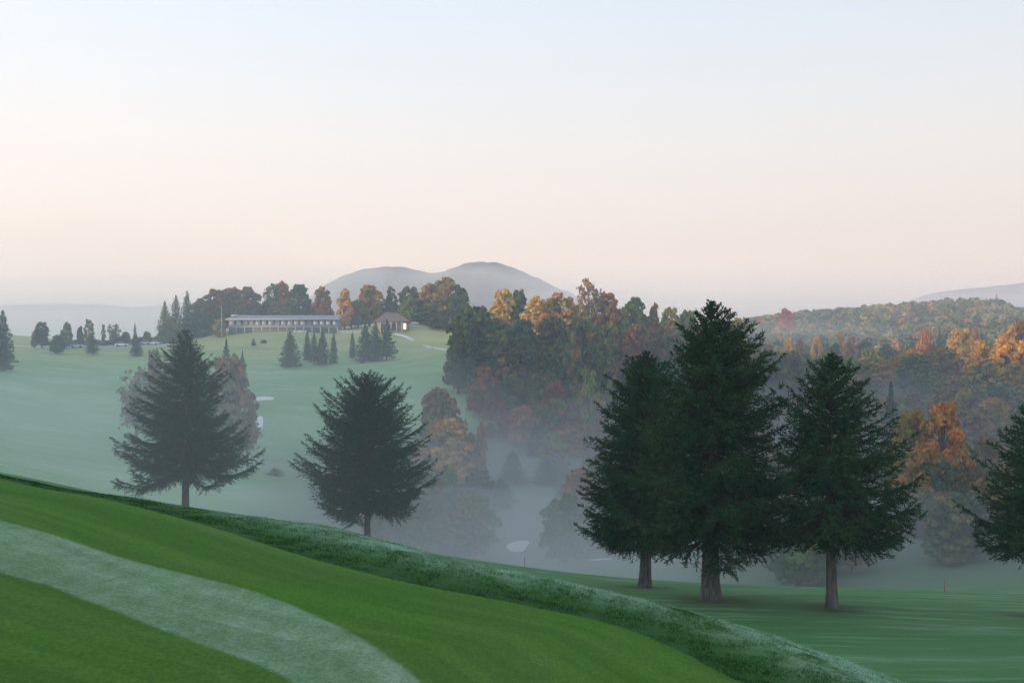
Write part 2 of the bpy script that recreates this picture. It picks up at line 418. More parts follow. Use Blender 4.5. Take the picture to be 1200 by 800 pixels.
near_tree(217, 388, 595, 92, [(388, 2, 2), (400, 9, 10), (415, 20, 19), (440, 36, 33), (470, 52, 49), (500, 66, 64), (525, 80, 82), (550, 94, 96), (565, 90, 88), (578, 66, 54)], 543, 11, 9,
          'grey spruce with a bare trunk and upturned low boughs behind the crest of the green', .15, el0=-.33, whorl=.31)
near_tree(430, 439, 632, 86, [(439, 1, 1), (455, 20, 20), (475, 40, 42), (500, 62, 62), (530, 78, 74), (560, 84, 78), (580, 76, 70), (600, 54, 50), (615, 38, 36)], 590, 12, 8,
          'rounded egg-shaped spruce with a short trunk just behind the crest of the green', .16, density=1.1, el0=-.32, whorl=.32)
near_tree(755, 412, 690, 56, [(412, 1, 1), (430, 14, 12), (460, 48, 40), (500, 64, 50), (540, 76, 60), (580, 92, 66), (605, 88, 66), (630, 60, 50), (645, 25, 20)], 628, 13, 14,
          'spruce with a slim brown trunk half hidden by the tallest spruce', .12, wide=(.92, 1), density=1.1)
near_tree(833, 350, 701, 47, [(350, 1, 1), (366, 8, 9), (385, 20, 24), (405, 36, 38), (432, 46, 66), (480, 64, 78), (520, 82, 82), (560, 98, 90), (600, 104, 92), (622, 88, 80), (640, 40, 40)], 625, 14, 22,
          'tallest dark spruce, standing on a thick double trunk on the fairway', .12, wide=(1.05, 1.16), density=1.15)
near_tree(975, 413, 712, 45, [(413, 1, 1), (430, 9, 9), (450, 24, 26), (480, 42, 46), (510, 54, 66), (545, 66, 88), (580, 74, 94), (605, 78, 92), (630, 52, 70), (648, 18, 24)], 622, 15, 13,
          'dark spruce with a slender bare trunk standing alone on the fairway', .16, wide=(1.15, 1.05))
near_tree(1214, 470, 722, 45, [(470, 2, 2), (500, 20, 20), (540, 46, 46), (580, 62, 62), (615, 74, 74), (640, 58, 58), (655, 25, 25)], 640, 16, 13,
          'dark spruce of which only one side reaches into the frame', .16)
# ------------------------------------------------------------------ woods: tree shapes, each 10 m high and 8 m wide
def keep(o):
    me = o.data; bpy.data.objects.remove(o); return me
def broadleaf(seed, shape='round', nl=16, per=260, leaf=.27, low=.12):
    g = np.random.default_rng(seed)
    A, Bq, C = [], [], []
    limbs = MB()
    limbs.tube([(0, 0, -1.2), (.05, 0, 2.2), (.1, .05, 4.5), (.05, 0, 7.5)], [.34, .26, .18, .06], 7)
    for i in range(nl):
        t = (i + .5) / nl
        zc = 10 * (low + (.93 - low) * t)
        if shape == 'round': env = 4.0 * math.sin(math.pi * min(1, .16 + .84 * (zc / 10)) ** 1.15) ** .6
        elif shape == 'tall': env = 2.9 * math.sin(math.pi * (.12 + .85 * zc / 10)) ** .7 + .4
        elif shape == 'bush': env = 4.4 * math.sqrt(max(.05, 1 - (zc / 10) ** 2))
        else: env = 3.8 * math.sin(math.pi * min(1, .1 + .85 * (zc / 10)) ** 1.7) ** .7
        r = g.uniform(.8, 1.5) * (1.0 if shape != 'tall' else .8) * (1.15 - .45 * t)
        a = i * 2.4 + g.uniform(-.5, .5); rr = max(0, env - r) * math.sqrt(g.uniform(.25, 1))
        c = np.array([rr * math.cos(a), rr * math.sin(a), min(zc, 10 - r * .8)])
        limbs.tube([(0.05, 0, max(1.5, c[2] * .55)), tuple(c * [.5, .5, .86]), tuple(c)], [.12, .07, .03], 4)
        m = int(per * (r / 1.4) ** 2 * (.5 if shape == 'sparse' else 1))
        d = unit(g.normal(0, 1, (m, 3)))
        d[:, 2] = np.where(d[:, 2] < -.35, -d[:, 2] * .6, d[:, 2]); d = unit(d)
        lump = 1 + .22 * np.sin(d @ g.normal(0, 3.2, 3) + g.uniform(0, 6)) + .15 * np.sin(d @ g.normal(0, 6, 3))
        rad_ = r * lump * g.uniform(.55, 1.22, m) ** .6
        p = c + d * rad_[:, None] * np.array([1, 1, .82])
        nrm = unit(d + g.normal(0, .55, (m, 3)))
        t1 = unit(np.cross(nrm, g.normal(0, 1, (m, 3)))); t2 = np.cross(nrm, t1)
        sz = (leaf * g.uniform(.55, 1.25, m))[:, None]
        A.append(p); Bq.append(t1 * sz); C.append(t2 * sz * .8)
    Vq, Qq = quads_from(np.concatenate(A), np.concatenate(Bq), np.concatenate(C))
    cr = keep(mesh_obj('crown', Vq, Qq, (M_LEAF,)))
    return cr, keep(limbs.build('trunk', M_BARK))
def fir(seed, slim=1.0, levels=24, base=.08):
    g = np.random.default_rng(seed)
    A, Bq, C = [], [], []
    tk = MB(); tk.tube([(0, 0, -1), (0, 0, 5), (0, 0, 9.8)], [.28, .16, .03], 7)
    for i in range(levels):
        t = i / (levels - 1); z = 10 * (base + (.99 - base) * t)
        reach = 3.9 * slim * (1 - t) ** .8 * (1.0 if i % 2 else .86) + .12
        if t < .1: reach *= .75
        nb = int(9 - 4 * t)
        for b in range(nb):
            az = i * 1.1 + b * 2 * math.pi / nb + g.normal(0, .15); L = reach * g.uniform(.7, 1.1)
            m = max(4, int(L / .1))
            s = g.uniform(.1, 1, m)
            p = np.column_stack([s * L * math.cos(az), s * L * math.sin(az), z + s * L * (-.28 + .5 * t) + .1 * L * s * s])
            side = np.array([-math.sin(az), math.cos(az), 0])
            p += side * (g.uniform(-1, 1, m) * .3 * L * (1.05 - s))[:, None]; p[:, 2] += g.normal(-.05, .1, m)
            dr = unit(np.column_stack([np.full(m, math.cos(az)), np.full(m, math.sin(az)), np.full(m, -.2)]) + g.normal(0, .5, (m, 3)))
            A.append(p); Bq.append(dr * (g.uniform(.14, .26, m))[:, None])
            C.append(unit(np.cross(dr, g.normal(0, 1, (m, 3)) + [0, 0, 1])) * (g.uniform(.06, .12, m))[:, None])
    Vq, Qq = quads_from(np.concatenate(A), np.concatenate(Bq), np.concatenate(C))
    return keep(mesh_obj('crown', Vq, Qq, (M_NEEDLE,))), keep(tk.build('trunk', M_BARK))

PROTO = {
    'round': [broadleaf(s, 'round', 26, 270) for s in (21, 22, 23, 24)],
    'tall': [broadleaf(s, 'tall', 24, 250, low=.08) for s in (31, 32)],
    'bush': [broadleaf(s, 'bush', 22, 260, .30, .03) for s in (41, 42)],
    'sparse': [broadleaf(s, 'sparse', 22, 150, .22, .3) for s in (51, 52)],
    'fine': [broadleaf(s, 'round', 30, 800, .15) for s in (71, 72, 73)],
    'fir': [fir(61), fir(62, .95), fir(63, 1.0, 20, .14)],
}
GREEN = (.085, .135, .05); DARK = (.055, .092, .055); OLIVE = (.14, .15, .055); YGREEN = (.22, .21, .075)
GOLD = (.46, .30, .06); ORANGE = (.52, .24, .06); RUST = (.27, .145, .055); RED = (.26, .075, .06); BROWN = (.155, .12, .07); TAN = (.27, .21, .12)
count = [0]
def tree(u, vtop, Y, wpx, kind, col, label, group, vary=True):
    x = (u - 600) / F * Y; z0 = ground(x, Y); H = (400 - vtop) / F * Y - z0; W = wpx / F * Y
    count[0] += 1
    if H < 1.0 or H > 34: print('TREE HEIGHT %.1f' % H, label, u, vtop, Y)
    H = min(max(H, 1.0), 36)
    cr, tk = PROTO[kind][count[0] % len(PROTO[kind])]
    root = empty({'fir': 'fir_tree', 'bush': 'autumn_shrub'}.get(kind, 'broadleaf_tree'), (x, Y, z0), rng.uniform(0, 6.28))
    root.scale = (W / 8, W / 8, H / 10)
    tag(root, label, 'shrub' if kind == 'bush' else 'tree', group)
    v = rng.uniform(.85, 1.15) if vary else 1
    for nm, me in (('crown', cr), ('trunk', tk)):
        o = bpy.data.objects.new(nm, me); COL.objects.link(o); o.parent = root
        if nm == 'crown': o.color = (min(.75, 1.28 * col[0] * v * rng.uniform(.94, 1.08)), (1.12 if col[0] > col[1] * 1.2 else 1.25) * col[1] * v, 1.12 * col[2] * v, 1) if kind != 'fir' else (col[0] * v, col[1] * v, col[2] * v, 1)
    return root

G = 'trees along the meadow by the parked cars'
for a in [
    (3, 364, 330, 42, 'fir', DARK, 'dark tall spruce on the meadow cut by the edge of the frame'),
    (40, 387, 440, 9, 'round', YGREEN, 'tiny yellow-green sapling beside the round dark tree'),
    (49, 376, 440, 19, 'round', DARK, 'round dark tree at the horizon next to a tiny yellow-green sapling'),
    (67, 392, 415, 20, 'round', DARK, 'small mushroom-shaped dark tree on a visible stem on the meadow'),
    (78, 377, 440, 16, 'round', OLIVE, 'yellowish tree standing behind the small mushroom-shaped tree'),
    (94, 382, 445, 11, 'round', DARK, 'narrow dark tree just behind the first parked white car'),
    (104, 373, 440, 16, 'tall', OLIVE, 'tall ragged olive tree between two white cars'),
    (108, 391, 418, 21, 'fir', DARK, 'squat dark fir in front of the tall ragged olive tree'),
    (121, 379, 445, 7, 'tall', OLIVE, 'thin pole-like tree between the ragged olive tree and the long white car'),
    (133, 379, 446, 20, 'sparse', BROWN, 'thin-leaved brown tree behind the long white car'),
    (147, 388, 450, 14, 'round', BROWN, 'low brownish tree beside the thin-leaved brown tree'),
    (158, 378, 440, 8, 'fir', DARK, 'pointed slim fir between the parked white cars'),
    (160, 393, 412, 22, 'fir', DARK, 'broad low fir at the foot of the pointed slim fir'),
    (172, 388, 450, 12, 'round', BROWN, 'small brown tree behind the brightest parked car'),
    (184, 408, 330, 22, 'fir', DARK, 'misty blue fir peeping out above the shoulder of the lone grey spruce'),
    (265, 397, 330, 24, 'fir', DARK, 'dark pointed fir behind the lone grey spruce, on the clubhouse side'),
    (284, 411, 310, 20, 'fir', DARK, 'slim fir next to the bare brown tree on the lower meadow'),
]: tree(*a, G)
G = 'bare misty trees at the foot of the meadow'
for a in [
    (160, 428, 240, 58, 'sparse', (.24, .19, .18), 'lavender-grey leafless tree in the mist behind the lone grey spruce'),
    (183, 408, 250, 36, 'sparse', (.22, .18, .17), 'taller leafless tree hidden mostly by the lone grey spruce'),
    (268, 414, 245, 64, 'round', (.28, .20, .16), 'rusty brown tree fading into mist behind the lone grey spruce'),
    (290, 470, 220, 40, 'sparse', (.26, .19, .16), 'low brown leafless tree at the edge of the two small bunkers'),
]: tree(*a, G)
G = 'trees round the clubhouse'
for a in [
    (193, 353, 455, 28, 'fir', (.13, .13, .05), 'yellow-green spruce at the outer end of the clubhouse trees'),
    (206, 346, 460, 28, 'fir', DARK, 'dark spruce second from the outer end of the clubhouse trees'),
    (219, 341, 462, 28, 'fir', GREEN, 'tallest spruce near the flagpole, with a spire top'),
    (234, 349, 470, 28, 'round', BROWN, 'brownish tree between the tallest spruce and the flagpole'),
    (199, 371, 450, 30, 'bush', OLIVE, 'low olive thicket under the yellow-green spruce'),
    (252, 337, 480, 36, 'round', (.16, .11, .06), 'rust-capped dark tree right behind the flagpole'),
    (272, 336, 490, 44, 'round', (.14, .11, .06), 'broad dome-shaped tree behind the long end of the clubhouse'),
    (291, 335, 482, 34, 'round', (.12, .10, .06), 'dark tree with a rusty top beside the bright gap of sky'),
    (257, 374, 448, 18, 'bush', (.32, .22, .08), 'small yellow tree at the foot of the flagpole'),
    (318, 331, 482, 26, 'sparse', DARK, 'airy dark tree on the clubhouse side of the bright gap of sky'),
    (331, 329, 488, 30, 'round', (.24, .12, .06), 'tall russet-topped tree behind the middle of the clubhouse'),
    (350, 332, 480, 34, 'round', DARK, 'dark rounded tree behind the middle of the clubhouse roof'),
    (378, 336, 478, 30, 'round', RUST, 'rust-red tree leaning over the end of the long clubhouse'),
    (404, 337, 466, 28, 'tall', ORANGE, 'bright orange sunlit tree in the row behind the clubhouse'),
    (420, 350, 474, 24, 'round', OLIVE, 'olive tree beside the bright orange tree'),
    (433, 333, 484, 36, 'round', (.30, .20, .07), 'golden olive tree behind the brown hipped roof'),
    (459, 335, 486, 24, 'tall', DARK, 'dark upright tree behind the brown hipped roof'),
    (480, 334, 494, 34, 'round', (.15, .13, .07), 'dull olive tree above the sun-glint window'),
    (503, 331, 486, 36, 'round', (.26, .17, .07), 'gold-brown tree between the sun-glint window and the great dome'),
    (524, 324, 476, 48, 'round', (.20, .15, .07), 'great domed tan and green tree closing the clubhouse row'),
    (538, 334, 462, 32, 'round', DARK, 'dark tree on the outer flank of the great domed tree'),
    (497, 358, 470, 44, 'bush', DARK, 'dark thicket under the trees behind the cart path'),
    (300, 362, 490, 40, 'bush', DARK, 'dark hedge-like thicket under the bright gap of sky'),
    (232, 366, 462, 46, 'bush', DARK, 'dark thicket behind the small yellow tree'),
    (525, 362, 458, 50, 'bush', DARK, 'dark thicket at the end of the cart path'),
]: tree(*a, G)
G = 'small firs on the slope before the clubhouse'
for a in [
    (297, 396, 425, 8, 'fir', DARK, 'tiny lone fir on the slope below the long clubhouse'),
    (340, 388, 395, 36, 'fir', (.065, .085, .045), 'broadest fir of the slope, standing apart with a yellowish flank'),
    (360, 387, 408, 17, 'fir', DARK, 'outermost slim fir of the cluster below the clubhouse middle'),
    (368, 390, 402, 21, 'fir', DARK, 'second fir of the cluster below the clubhouse middle'),
    (378, 386, 402, 25, 'fir', DARK, 'tallest fir of the cluster below the clubhouse middle'),
    (391, 389, 406, 16, 'fir', DARK, 'last slim fir of the cluster below the clubhouse middle'),
    (413, 388, 415, 12, 'fir', DARK, 'little fir standing apart beside the cluster below the hipped roof'),
    (428, 379, 412, 33, 'fir', DARK, 'outer fir of the cluster below the hipped roof'),
    (440, 377, 412, 30, 'fir', DARK, 'middle fir of the cluster below the hipped roof'),
    (453, 374, 412, 31, 'fir', DARK, 'tallest fir of the cluster below the hipped roof'),
]: tree(*a, G)
G = 'trees of the wood on the valley slope'
for a in [
    (555, 357, 345, 74, 'round', (.075, .095, .05), 'big dark green tree at the meadow edge of the wood'),
    (537, 385, 335, 40, 'round', (.085, .09, .05), 'dark tree bulging over the meadow in front of the wood edge'),
    (590, 336, 400, 42, 'round', (.42, .28, .08), 'gold and pink topped tree on the wood skyline beside the mountain foot'),
    (608, 338, 400, 26, 'round', GREEN, 'small green dome on the wood skyline beside the gold and pink top'),
    (628, 346, 392, 44, 'round', (.48, .30, .07), 'golden tree on the wood skyline under the mountain slope'),
    (656, 343, 396, 54, 'round', (.44, .28, .07), 'broad golden-brown crown on the wood skyline'),
    (690, 325, 392, 40, 'sparse', (.24, .17, .10), 'thin-leaved tall tree rising highest above the wood'),
    (712, 341, 396, 40, 'round', (.30, .16, .08), 'pinkish rust tree next to the thin-leaved tall tree'),
    (744, 347, 392, 44, 'round', (.085, .12, .05), 'green ragged-topped tree on the wood skyline'),
    (767, 355, 398, 20, 'round', RUST, 'small rust tree on the skyline beside the ragged green top'),
    (786, 358, 392, 30, 'round', YGREEN, 'yellow-green tree on the skyline next to the tallest spruce'),
    (806, 362, 396, 30, 'round', OLIVE, 'olive tree on the skyline behind the tallest spruce'),
    (865, 371, 420, 20, 'round', GOLD, 'yellow tree peeping past the tallest spruce'),
    (582, 372, 365, 44, 'round', (.12, .11, .06), 'grey-brown tree below the gold and pink top'),
    (612, 372, 362, 44, 'round', DARK, 'blue-green tree deep in shade below the golden skyline tree'),
    (645, 368, 366, 50, 'round', (.12, .12, .05), 'olive tree under the broad golden-brown crown'),
    (680, 372, 362, 46, 'round', (.10, .11, .05), 'shaded green tree under the thin-leaved tall tree'),
    (714, 378, 366, 40, 'round', OLIVE, 'olive tree below the pinkish rust tree'),
    (745, 378, 362, 50, 'round', (.17, .10, .06), 'brown-red tree below the ragged green top'),
    (782, 382, 366, 44, 'round', (.12, .10, .07), 'dull brown tree behind the shoulder of the tallest spruce'),
    (570, 412, 335, 50, 'round', DARK, 'dark tree in the shade below the big dark green tree'),
    (605, 410, 332, 52, 'round', (.10, .09, .055), 'brownish tree in the heart of the wood'),
    (640, 408, 334, 46, 'round', (.085, .10, .05), 'mossy green tree in the heart of the wood'),
    (672, 388, 330, 36, 'tall', (.20, .17, .09), 'pale tan upright tree in the heart of the wood'),
    (706, 398, 332, 36, 'tall', (.13, .14, .06), 'greenish upright tree beside the pale tan upright tree'),
    (735, 412, 330, 50, 'round', (.13, .10, .07), 'shaded brown tree in the wood behind the twin spruces'),
    (775, 415, 332, 50, 'round', DARK, 'shaded dark tree in the wood behind the twin spruces'),
    (568, 428, 318, 48, 'round', (.19, .10, .06), 'russet tree above the fan of red shrubs'),
    (600, 440, 316, 40, 'round', (.09, .10, .06), 'grey-green tree above the red shrubs'),
    (632, 436, 316, 44, 'round', (.11, .12, .05), 'olive tree above the red shrubs'),
    (690, 428, 300, 36, 'tall', (.19, .18, .09), 'pale yellowish poplar-like tree beside the slim-trunked spruce'),
    (716, 440, 296, 44, 'tall', (.17, .16, .08), 'second pale poplar-like tree half behind the slim-trunked spruce'),
    (650, 446, 306, 44, 'bush', (.22, .075, .06), 'dark red dome-shaped shrub in the wood'),
    (652, 466, 302, 60, 'bush', (.12, .14, .05), 'flat-topped green bush under the dark red dome'),
    (688, 496, 270, 30, 'tall', (.22, .17, .09), 'tan shrubby tree low beside the slim-trunked spruce'),
]: tree(*a, G)
G = 'red and brown shrubs at the foot of the wood'
for a in [
    (585, 468, 306, 36, 'bush', (.20, .09, .07), 'plum-brown shrub above the little green clearing'),
    (612, 474, 302, 44, 'bush', (.27, .13, .07), 'rusty shrub above the little green clearing'),
    (650, 478, 298, 48, 'bush', (.28, .11, .07), 'reddest shrub beside the blue fir of the clearing'),
    (676, 484, 294, 32, 'bush', (.20, .09, .07), 'dull red shrub between the blue fir and the pale poplars'),
    (517, 453, 268, 66, 'round', (.17, .12, .07), 'brown haystack-shaped tree at the lower edge of the meadow'),
    (524, 489, 238, 78, 'round', (.34, .20, .07), 'yellow-orange round tree in the mist beside the egg-shaped spruce'),
    (563, 492, 245, 26, 'tall', (.30, .16, .07), 'narrow rust tree beside the yellow-orange round tree'),
    (548, 505, 242, 40, 'round', (.20, .13, .08), 'brown tree between the yellow-orange tree and the narrow rust tree'),
]: tree(*a, G)
G = 'misty firs in the valley bottom'
for a in [
    (627, 494, 292, 32, 'fir', (.035, .06, .05), 'blue fir standing by the little green clearing'),
    (601, 528, 262, 44, 'fir', DARK, 'pointed fir below the little green clearing'),
    (586, 560, 232, 56, 'fir', DARK, 'broad fir in the mist above the sand bunker'),
    (640, 535, 262, 50, 'fir', DARK, 'fir in the mist beneath the blue fir of the clearing'),
    (668, 560, 236, 60, 'fir', DARK, 'dim fir in the mist next to the slim-trunked spruce'),
    (522, 545, 215, 78, 'fir', DARK, 'wide dim fir in the mist below the yellow-orange round tree'),
    (558, 548, 222, 60, 'round', (.10, .09, .07), 'dim rounded tree in the mist between two wide firs'),
    (490, 575, 205, 50, 'fir', DARK, 'dim fir in the mist beside the egg-shaped spruce'),
    (668, 590, 200, 60, 'fir', DARK, 'low fir in the mist behind the slim brown trunk'),
    (720, 560, 215, 70, 'fir', DARK, 'large dim fir behind the twin spruces'),
    (780, 560, 225, 70, 'round', (.09, .09, .07), 'rounded dim tree behind the trunks of the twin spruces'),
    (322, 548, 215, 34, 'fir', (.12, .12, .11), 'faint fir in the mist between the two lone spruces'),
    (930, 545, 225, 60, 'round', (.09, .09, .07), 'dim tree in the mist between the tallest spruce and the lone bare-trunked one'),
    (870, 540, 230, 60, 'fir', DARK, 'dim fir in the mist right beside the thick double trunk'),
    (1040, 600, 150, 50, 'fir', (.045, .06, .05), 'dim bushy fir under the orange maple'),
    (1088, 590, 140, 58, 'bush', (.07, .08, .06), 'grey undergrowth clump at the foot of the orange maple'),
    (1140, 585, 150, 50, 'bush', (.09, .075, .07), 'grey-brown clump in the mist beside the cut-off spruce'),
]: tree(*a, G)
G = 'autumn trees on the far side of the valley'
for a in [
    (1070, 478, 152, 66, 'fine', (.30, .20, .06), 'yellow shoulder of the tree pair that glows orange in the mist'),
    (1104, 470, 148, 72, 'fine', (.38, .18, .06), 'orange-red maple glowing in the mist beside the dark lone spruce'),
    (1085, 520, 142, 70, 'fine', (.27, .17, .065), 'low orange tree in front of the orange-red maple'),
    (1120, 530, 146, 50, 'fine', (.17, .125, .07), 'brown-orange tree at the flank of the orange-red maple'),
    (1044, 448, 230, 44, 'fir', (.04, .075, .055), 'teal fir right behind the dark lone spruce'),
    (1140, 437, 262, 66, 'tall', (.17, .16, .08), 'tall olive-grey tree above the orange-red maple'),
    (1172, 470, 235, 56, 'sparse', (.19, .14, .09), 'pale brown thin-leaved tree beside the cut-off spruce'),
    (1190, 455, 262, 50, 'round', (.13, .12, .08), 'grey-brown tree behind the cut-off spruce'),
    (1150, 398, 322, 38, 'round', (0.59, 0.32, 0.07), 'golden sunlit tree with a flat bright top'),
    (1176, 394, 316, 46, 'round', (0.63, 0.33, 0.06), 'brightest golden-orange sunlit tree'),
    (1200, 397, 312, 40, 'round', (0.57, 0.29, 0.06), 'golden tree cut by the frame below the orange spire'),
    (1183, 381, 340, 30, 'tall', (.60, .28, .05), 'deep orange upright tree behind the brightest golden tree'),
    (1198, 371, 345, 30, 'tall', (.36, .17, .07), 'brown-orange spire at the frame edge'),
    (1158, 422, 305, 42, 'tall', (.34, .25, .08), 'yellow-brown tree under the golden flat-topped tree'),
    (1190, 424, 300, 48, 'round', (.27, .21, .07), 'olive tree under the brightest golden-orange tree'),
    (1126, 383, 420, 48, 'round', (.44, .26, .07), 'broad copper-coloured tree catching the sun'),
    (1085, 385, 425, 25, 'round', (.42, .19, .07), 'small square-crowned orange tree beside a blue conifer'),
    (1101, 384, 452, 16, 'fir', DARK, 'blue conifer between the square orange and the broad copper trees'),
    (1143, 381, 470, 18, 'round', (.40, .17, .08), 'little pink-orange tree above the broad copper one'),
    (1128, 408, 425, 10, 'tall', YGREEN, 'narrow yellow-green poplar in front of the dark slope'),
    (1062, 403, 430, 36, 'round', (.12, .11, .055), 'olive tree at the edge of the dark slope'),
    (1090, 404, 428, 44, 'round', (.15, .11, .055), 'olive-brown tree under the square-crowned orange one'),
    (1118, 412, 418, 50, 'round', DARK, 'blue-shaded tree under the broad copper tree'),
    (1048, 425, 415, 36, 'round', (.06, .075, .055), 'dark tree on the shaded slope above the teal fir'),
    (1078, 432, 405, 44, 'round', (.12, .085, .06), 'faintly red tree low on the shaded slope'),
    (1110, 436, 402, 50, 'round', DARK, 'dark tree low on the shaded slope above the orange-red maple'),
    (924, 393, 520, 16, 'round', GOLD, 'small yellow-orange tree rising out of the valley mist'),
    (938, 396, 520, 14, 'round', BROWN, 'small brown tree beside the yellow-orange one in the mist'),
    (957, 394, 515, 18, 'round', GOLD, 'golden tree rising from the mist above the lone dark spruce'),
    (985, 389, 530, 16, 'round', (.36, .22, .08), 'tan-gold tree at the end of the mist bank'),
    (998, 391, 528, 16, 'round', (.22, .10, .07), 'rust tree at the end of the mist bank'),
    (900, 402, 515, 22, 'round', (.16, .11, .08), 'pinkish-brown tree in the mist beside the tallest spruce'),
    (1015, 398, 500, 34, 'round', (.09, .085, .05), 'shaded olive tree above the lone dark spruce'),
    (978, 402, 495, 30, 'round', DARK, 'dark blue tree right behind the tip of the lone dark spruce'),
    (940, 412, 490, 34, 'round', DARK, 'dark blue tree in the mist under the small yellow trees'),
    (908, 420, 480, 34, 'round', (.08, .08, .06), 'dim tree in the mist beside the boughs of the tallest spruce'),
    (1040, 402, 505, 30, 'round', (.08, .08, .05), 'shaded tree between the rust tree and the dark slope'),
    (921, 361, 760, 23, 'round', (.34, .06, .08), 'crimson tree on the far ridge above the mist'),
    (1168, 345, 930, 11, 'fir', (.03, .05, .04), 'tallest dark conifer on the far ridge'),
    (1156, 349, 935, 11, 'fir', (.03, .05, .04), 'shorter dark conifer beside the tallest one on the far ridge'),
]: tree(*a, G)

# trees packed between these, which nothing tells apart
for q in range(26):
    u = rng.uniform(232, 300) if q < 9 else (rng.uniform(314, 372) if q < 15 else rng.uniform(384, 535)); Y = rng.uniform(466, 500)
    tree(u, rng.uniform(347, 358), Y, rng.uniform(26, 36), 'round', [DARK, OLIVE, BROWN, (.15, .13, .06)][q % 4], 'dull broadleaf tree filling the dark row behind the clubhouse', 'filler trees behind the clubhouse')
for q in range(16):
    u = 55 + q * 8.6 + rng.uniform(-3, 3); Y = rng.uniform(450, 458); x = (u - 600) / F * Y
    tree(u, 400 - (ground(x, Y) + rng.uniform(1.8, 3.6)) * F / Y, Y, rng.uniform(9, 18), 'bush', [OLIVE, DARK, BROWN][q % 3], 'low shrub along the drive behind the parked cars', 'low shrubs along the drive')
def skyline(u):
    return np.interp(u, [520, 545, 580, 650, 690, 740, 800, 870, 900, 1000, 1060, 1120, 1200], [392, 372, 354, 354, 352, 362, 372, 392, 412, 405, 408, 400, 398])
FILL = [OLIVE, DARK, GREEN, BROWN, (.15, .12, .06), (.11, .11, .055), RUST, (.19, .14, .07)]
MASS = []
def fill(n, us, ys, label, group, hs=(11, 17), ws=(34, 52), mass=False):
    for _ in range(n):
        Y = rng.uniform(*ys); u = rng.uniform(*us); x = (u - 600) / F * Y
        H = rng.uniform(*hs); vt = 400 - (ground(x, Y) + H) * F / Y
        if vt < skyline(u): vt = skyline(u) + rng.uniform(0, 8)
        z0 = ground(x, Y)
        if (400 - vt) / F * Y - z0 < 5: continue
        if mass:
            MASS.append((x, Y, z0, (400 - vt) / F * Y - z0, rng.uniform(*ws) * 340 / F, FILL[rng.integers(len(FILL))])); continue
        tree(u, vt, Y, rng.uniform(*ws) * 340 / Y, 'round' if rng.random() < .75 else 'tall', FILL[rng.integers(1, 6) if 'drowned' in label else rng.integers(len(FILL))], label, group)
fill(46, (560, 830), (325, 430), '', '', mass=True)
fill(60, (880, 1230), (350, 540), '', '', (10, 16), mass=True)
fill(46, (855, 1130), (330, 470), '', '', (9, 14), mass=True)
fill(40, (850, 1240), (215, 350), 'dull broadleaf tree packed in the hollow beyond the spruces', 'packed trees of the hollow', (8, 13))
fill(30, (640, 880), (200, 325), 'dull broadleaf tree packed at the misty foot of the wood', 'packed trees at the foot of the wood', (9, 14))
fill(16, (440, 560), (150, 215), 'dim tree drowned in the mist of the valley bottom', 'drowned trees of the valley bottom', (8, 13), (24, 40))
fill(18, (650, 800), (170, 215), 'dim tree drowned in the mist behind the twin spruces', 'drowned trees behind the twin spruces', (8, 13), (24, 40))
fill(46, (850, 1240), (118, 200), 'dim tree drowned in the mist beyond the fairway', 'drowned trees beyond the fairway', (7, 11), (22, 38))
fill(14, (1120, 1230), (255, 330), 'dull broadleaf tree packed on the slope under the golden trees', 'packed trees under the golden ones', (9, 13))

def hue_mat(name, lo, span):
    m, nt, out = new_mat(name); k = NT(nt)
    a = k.n('ShaderNodeAttribute', attribute_name='hue')
    geo = k.n('ShaderNodeNewGeometry'); hv = k.n('ShaderNodeHueSaturation'); k.link(a.outputs['Color'], hv.inputs['Color'])
    f = k.ramp(k.noise(geo.outputs['Position'], .3, 3), .35, .65)
    c = k.mix(1.0, hv.outputs[0], k.mix(f, (.7, 1.0, .92), (1.12, 1.0, .85)), 'MULTIPLY')
    k.link(k.math('MULTIPLY_ADD', geo.outputs['Random Per Island'], span, lo), hv.inputs['Value'])
    d = k.n('ShaderNodeBsdfDiffuse'); k.link(c, d.inputs[0]); k.link(d.outputs[0], out.inputs[0]); return m
def mass_woods():
    """The trees packed behind the single ones, which no one could tell apart: one mass."""
    Vs, cs = [], []
    for q, (x, y, z, H, W, col) in enumerate(MASS):
        me = PROTO['round'][q % 4][0]; v = np.empty(len(me.vertices) * 3, np.float32); me.vertices.foreach_get('co', v); v = v.reshape(-1, 3)
        a = rng.uniform(0, 6.28); ca, sa = math.cos(a), math.sin(a)
        w = np.column_stack([(v[:, 0] * ca - v[:, 1] * sa) * W / 8 + x, (v[:, 0] * sa + v[:, 1] * ca) * W / 8 + y, v[:, 2] * H / 10 + z])
        Vs.append(w); cs.append(np.repeat(np.array([[1.28 * col[0], 1.22 * col[1], 1.1 * col[2], 1.0]]) * rng.uniform(.85, 1.15), len(v), 0))
    Vq = np.concatenate(Vs); cc = np.concatenate(cs)
    o = mesh_obj('packed_woods', Vq, np.arange(len(Vq)).reshape(-1, 4), (hue_mat('packed_leaf', .7, .6),))
    a_ = o.data.attributes.new('hue', 'FLOAT_COLOR', 'POINT'); a_.data.foreach_set('color', cc.astype(np.float32).ravel())
    tag(o, 'dull trees packed deep inside the woods', None, None, 'stuff')
mass_woods()

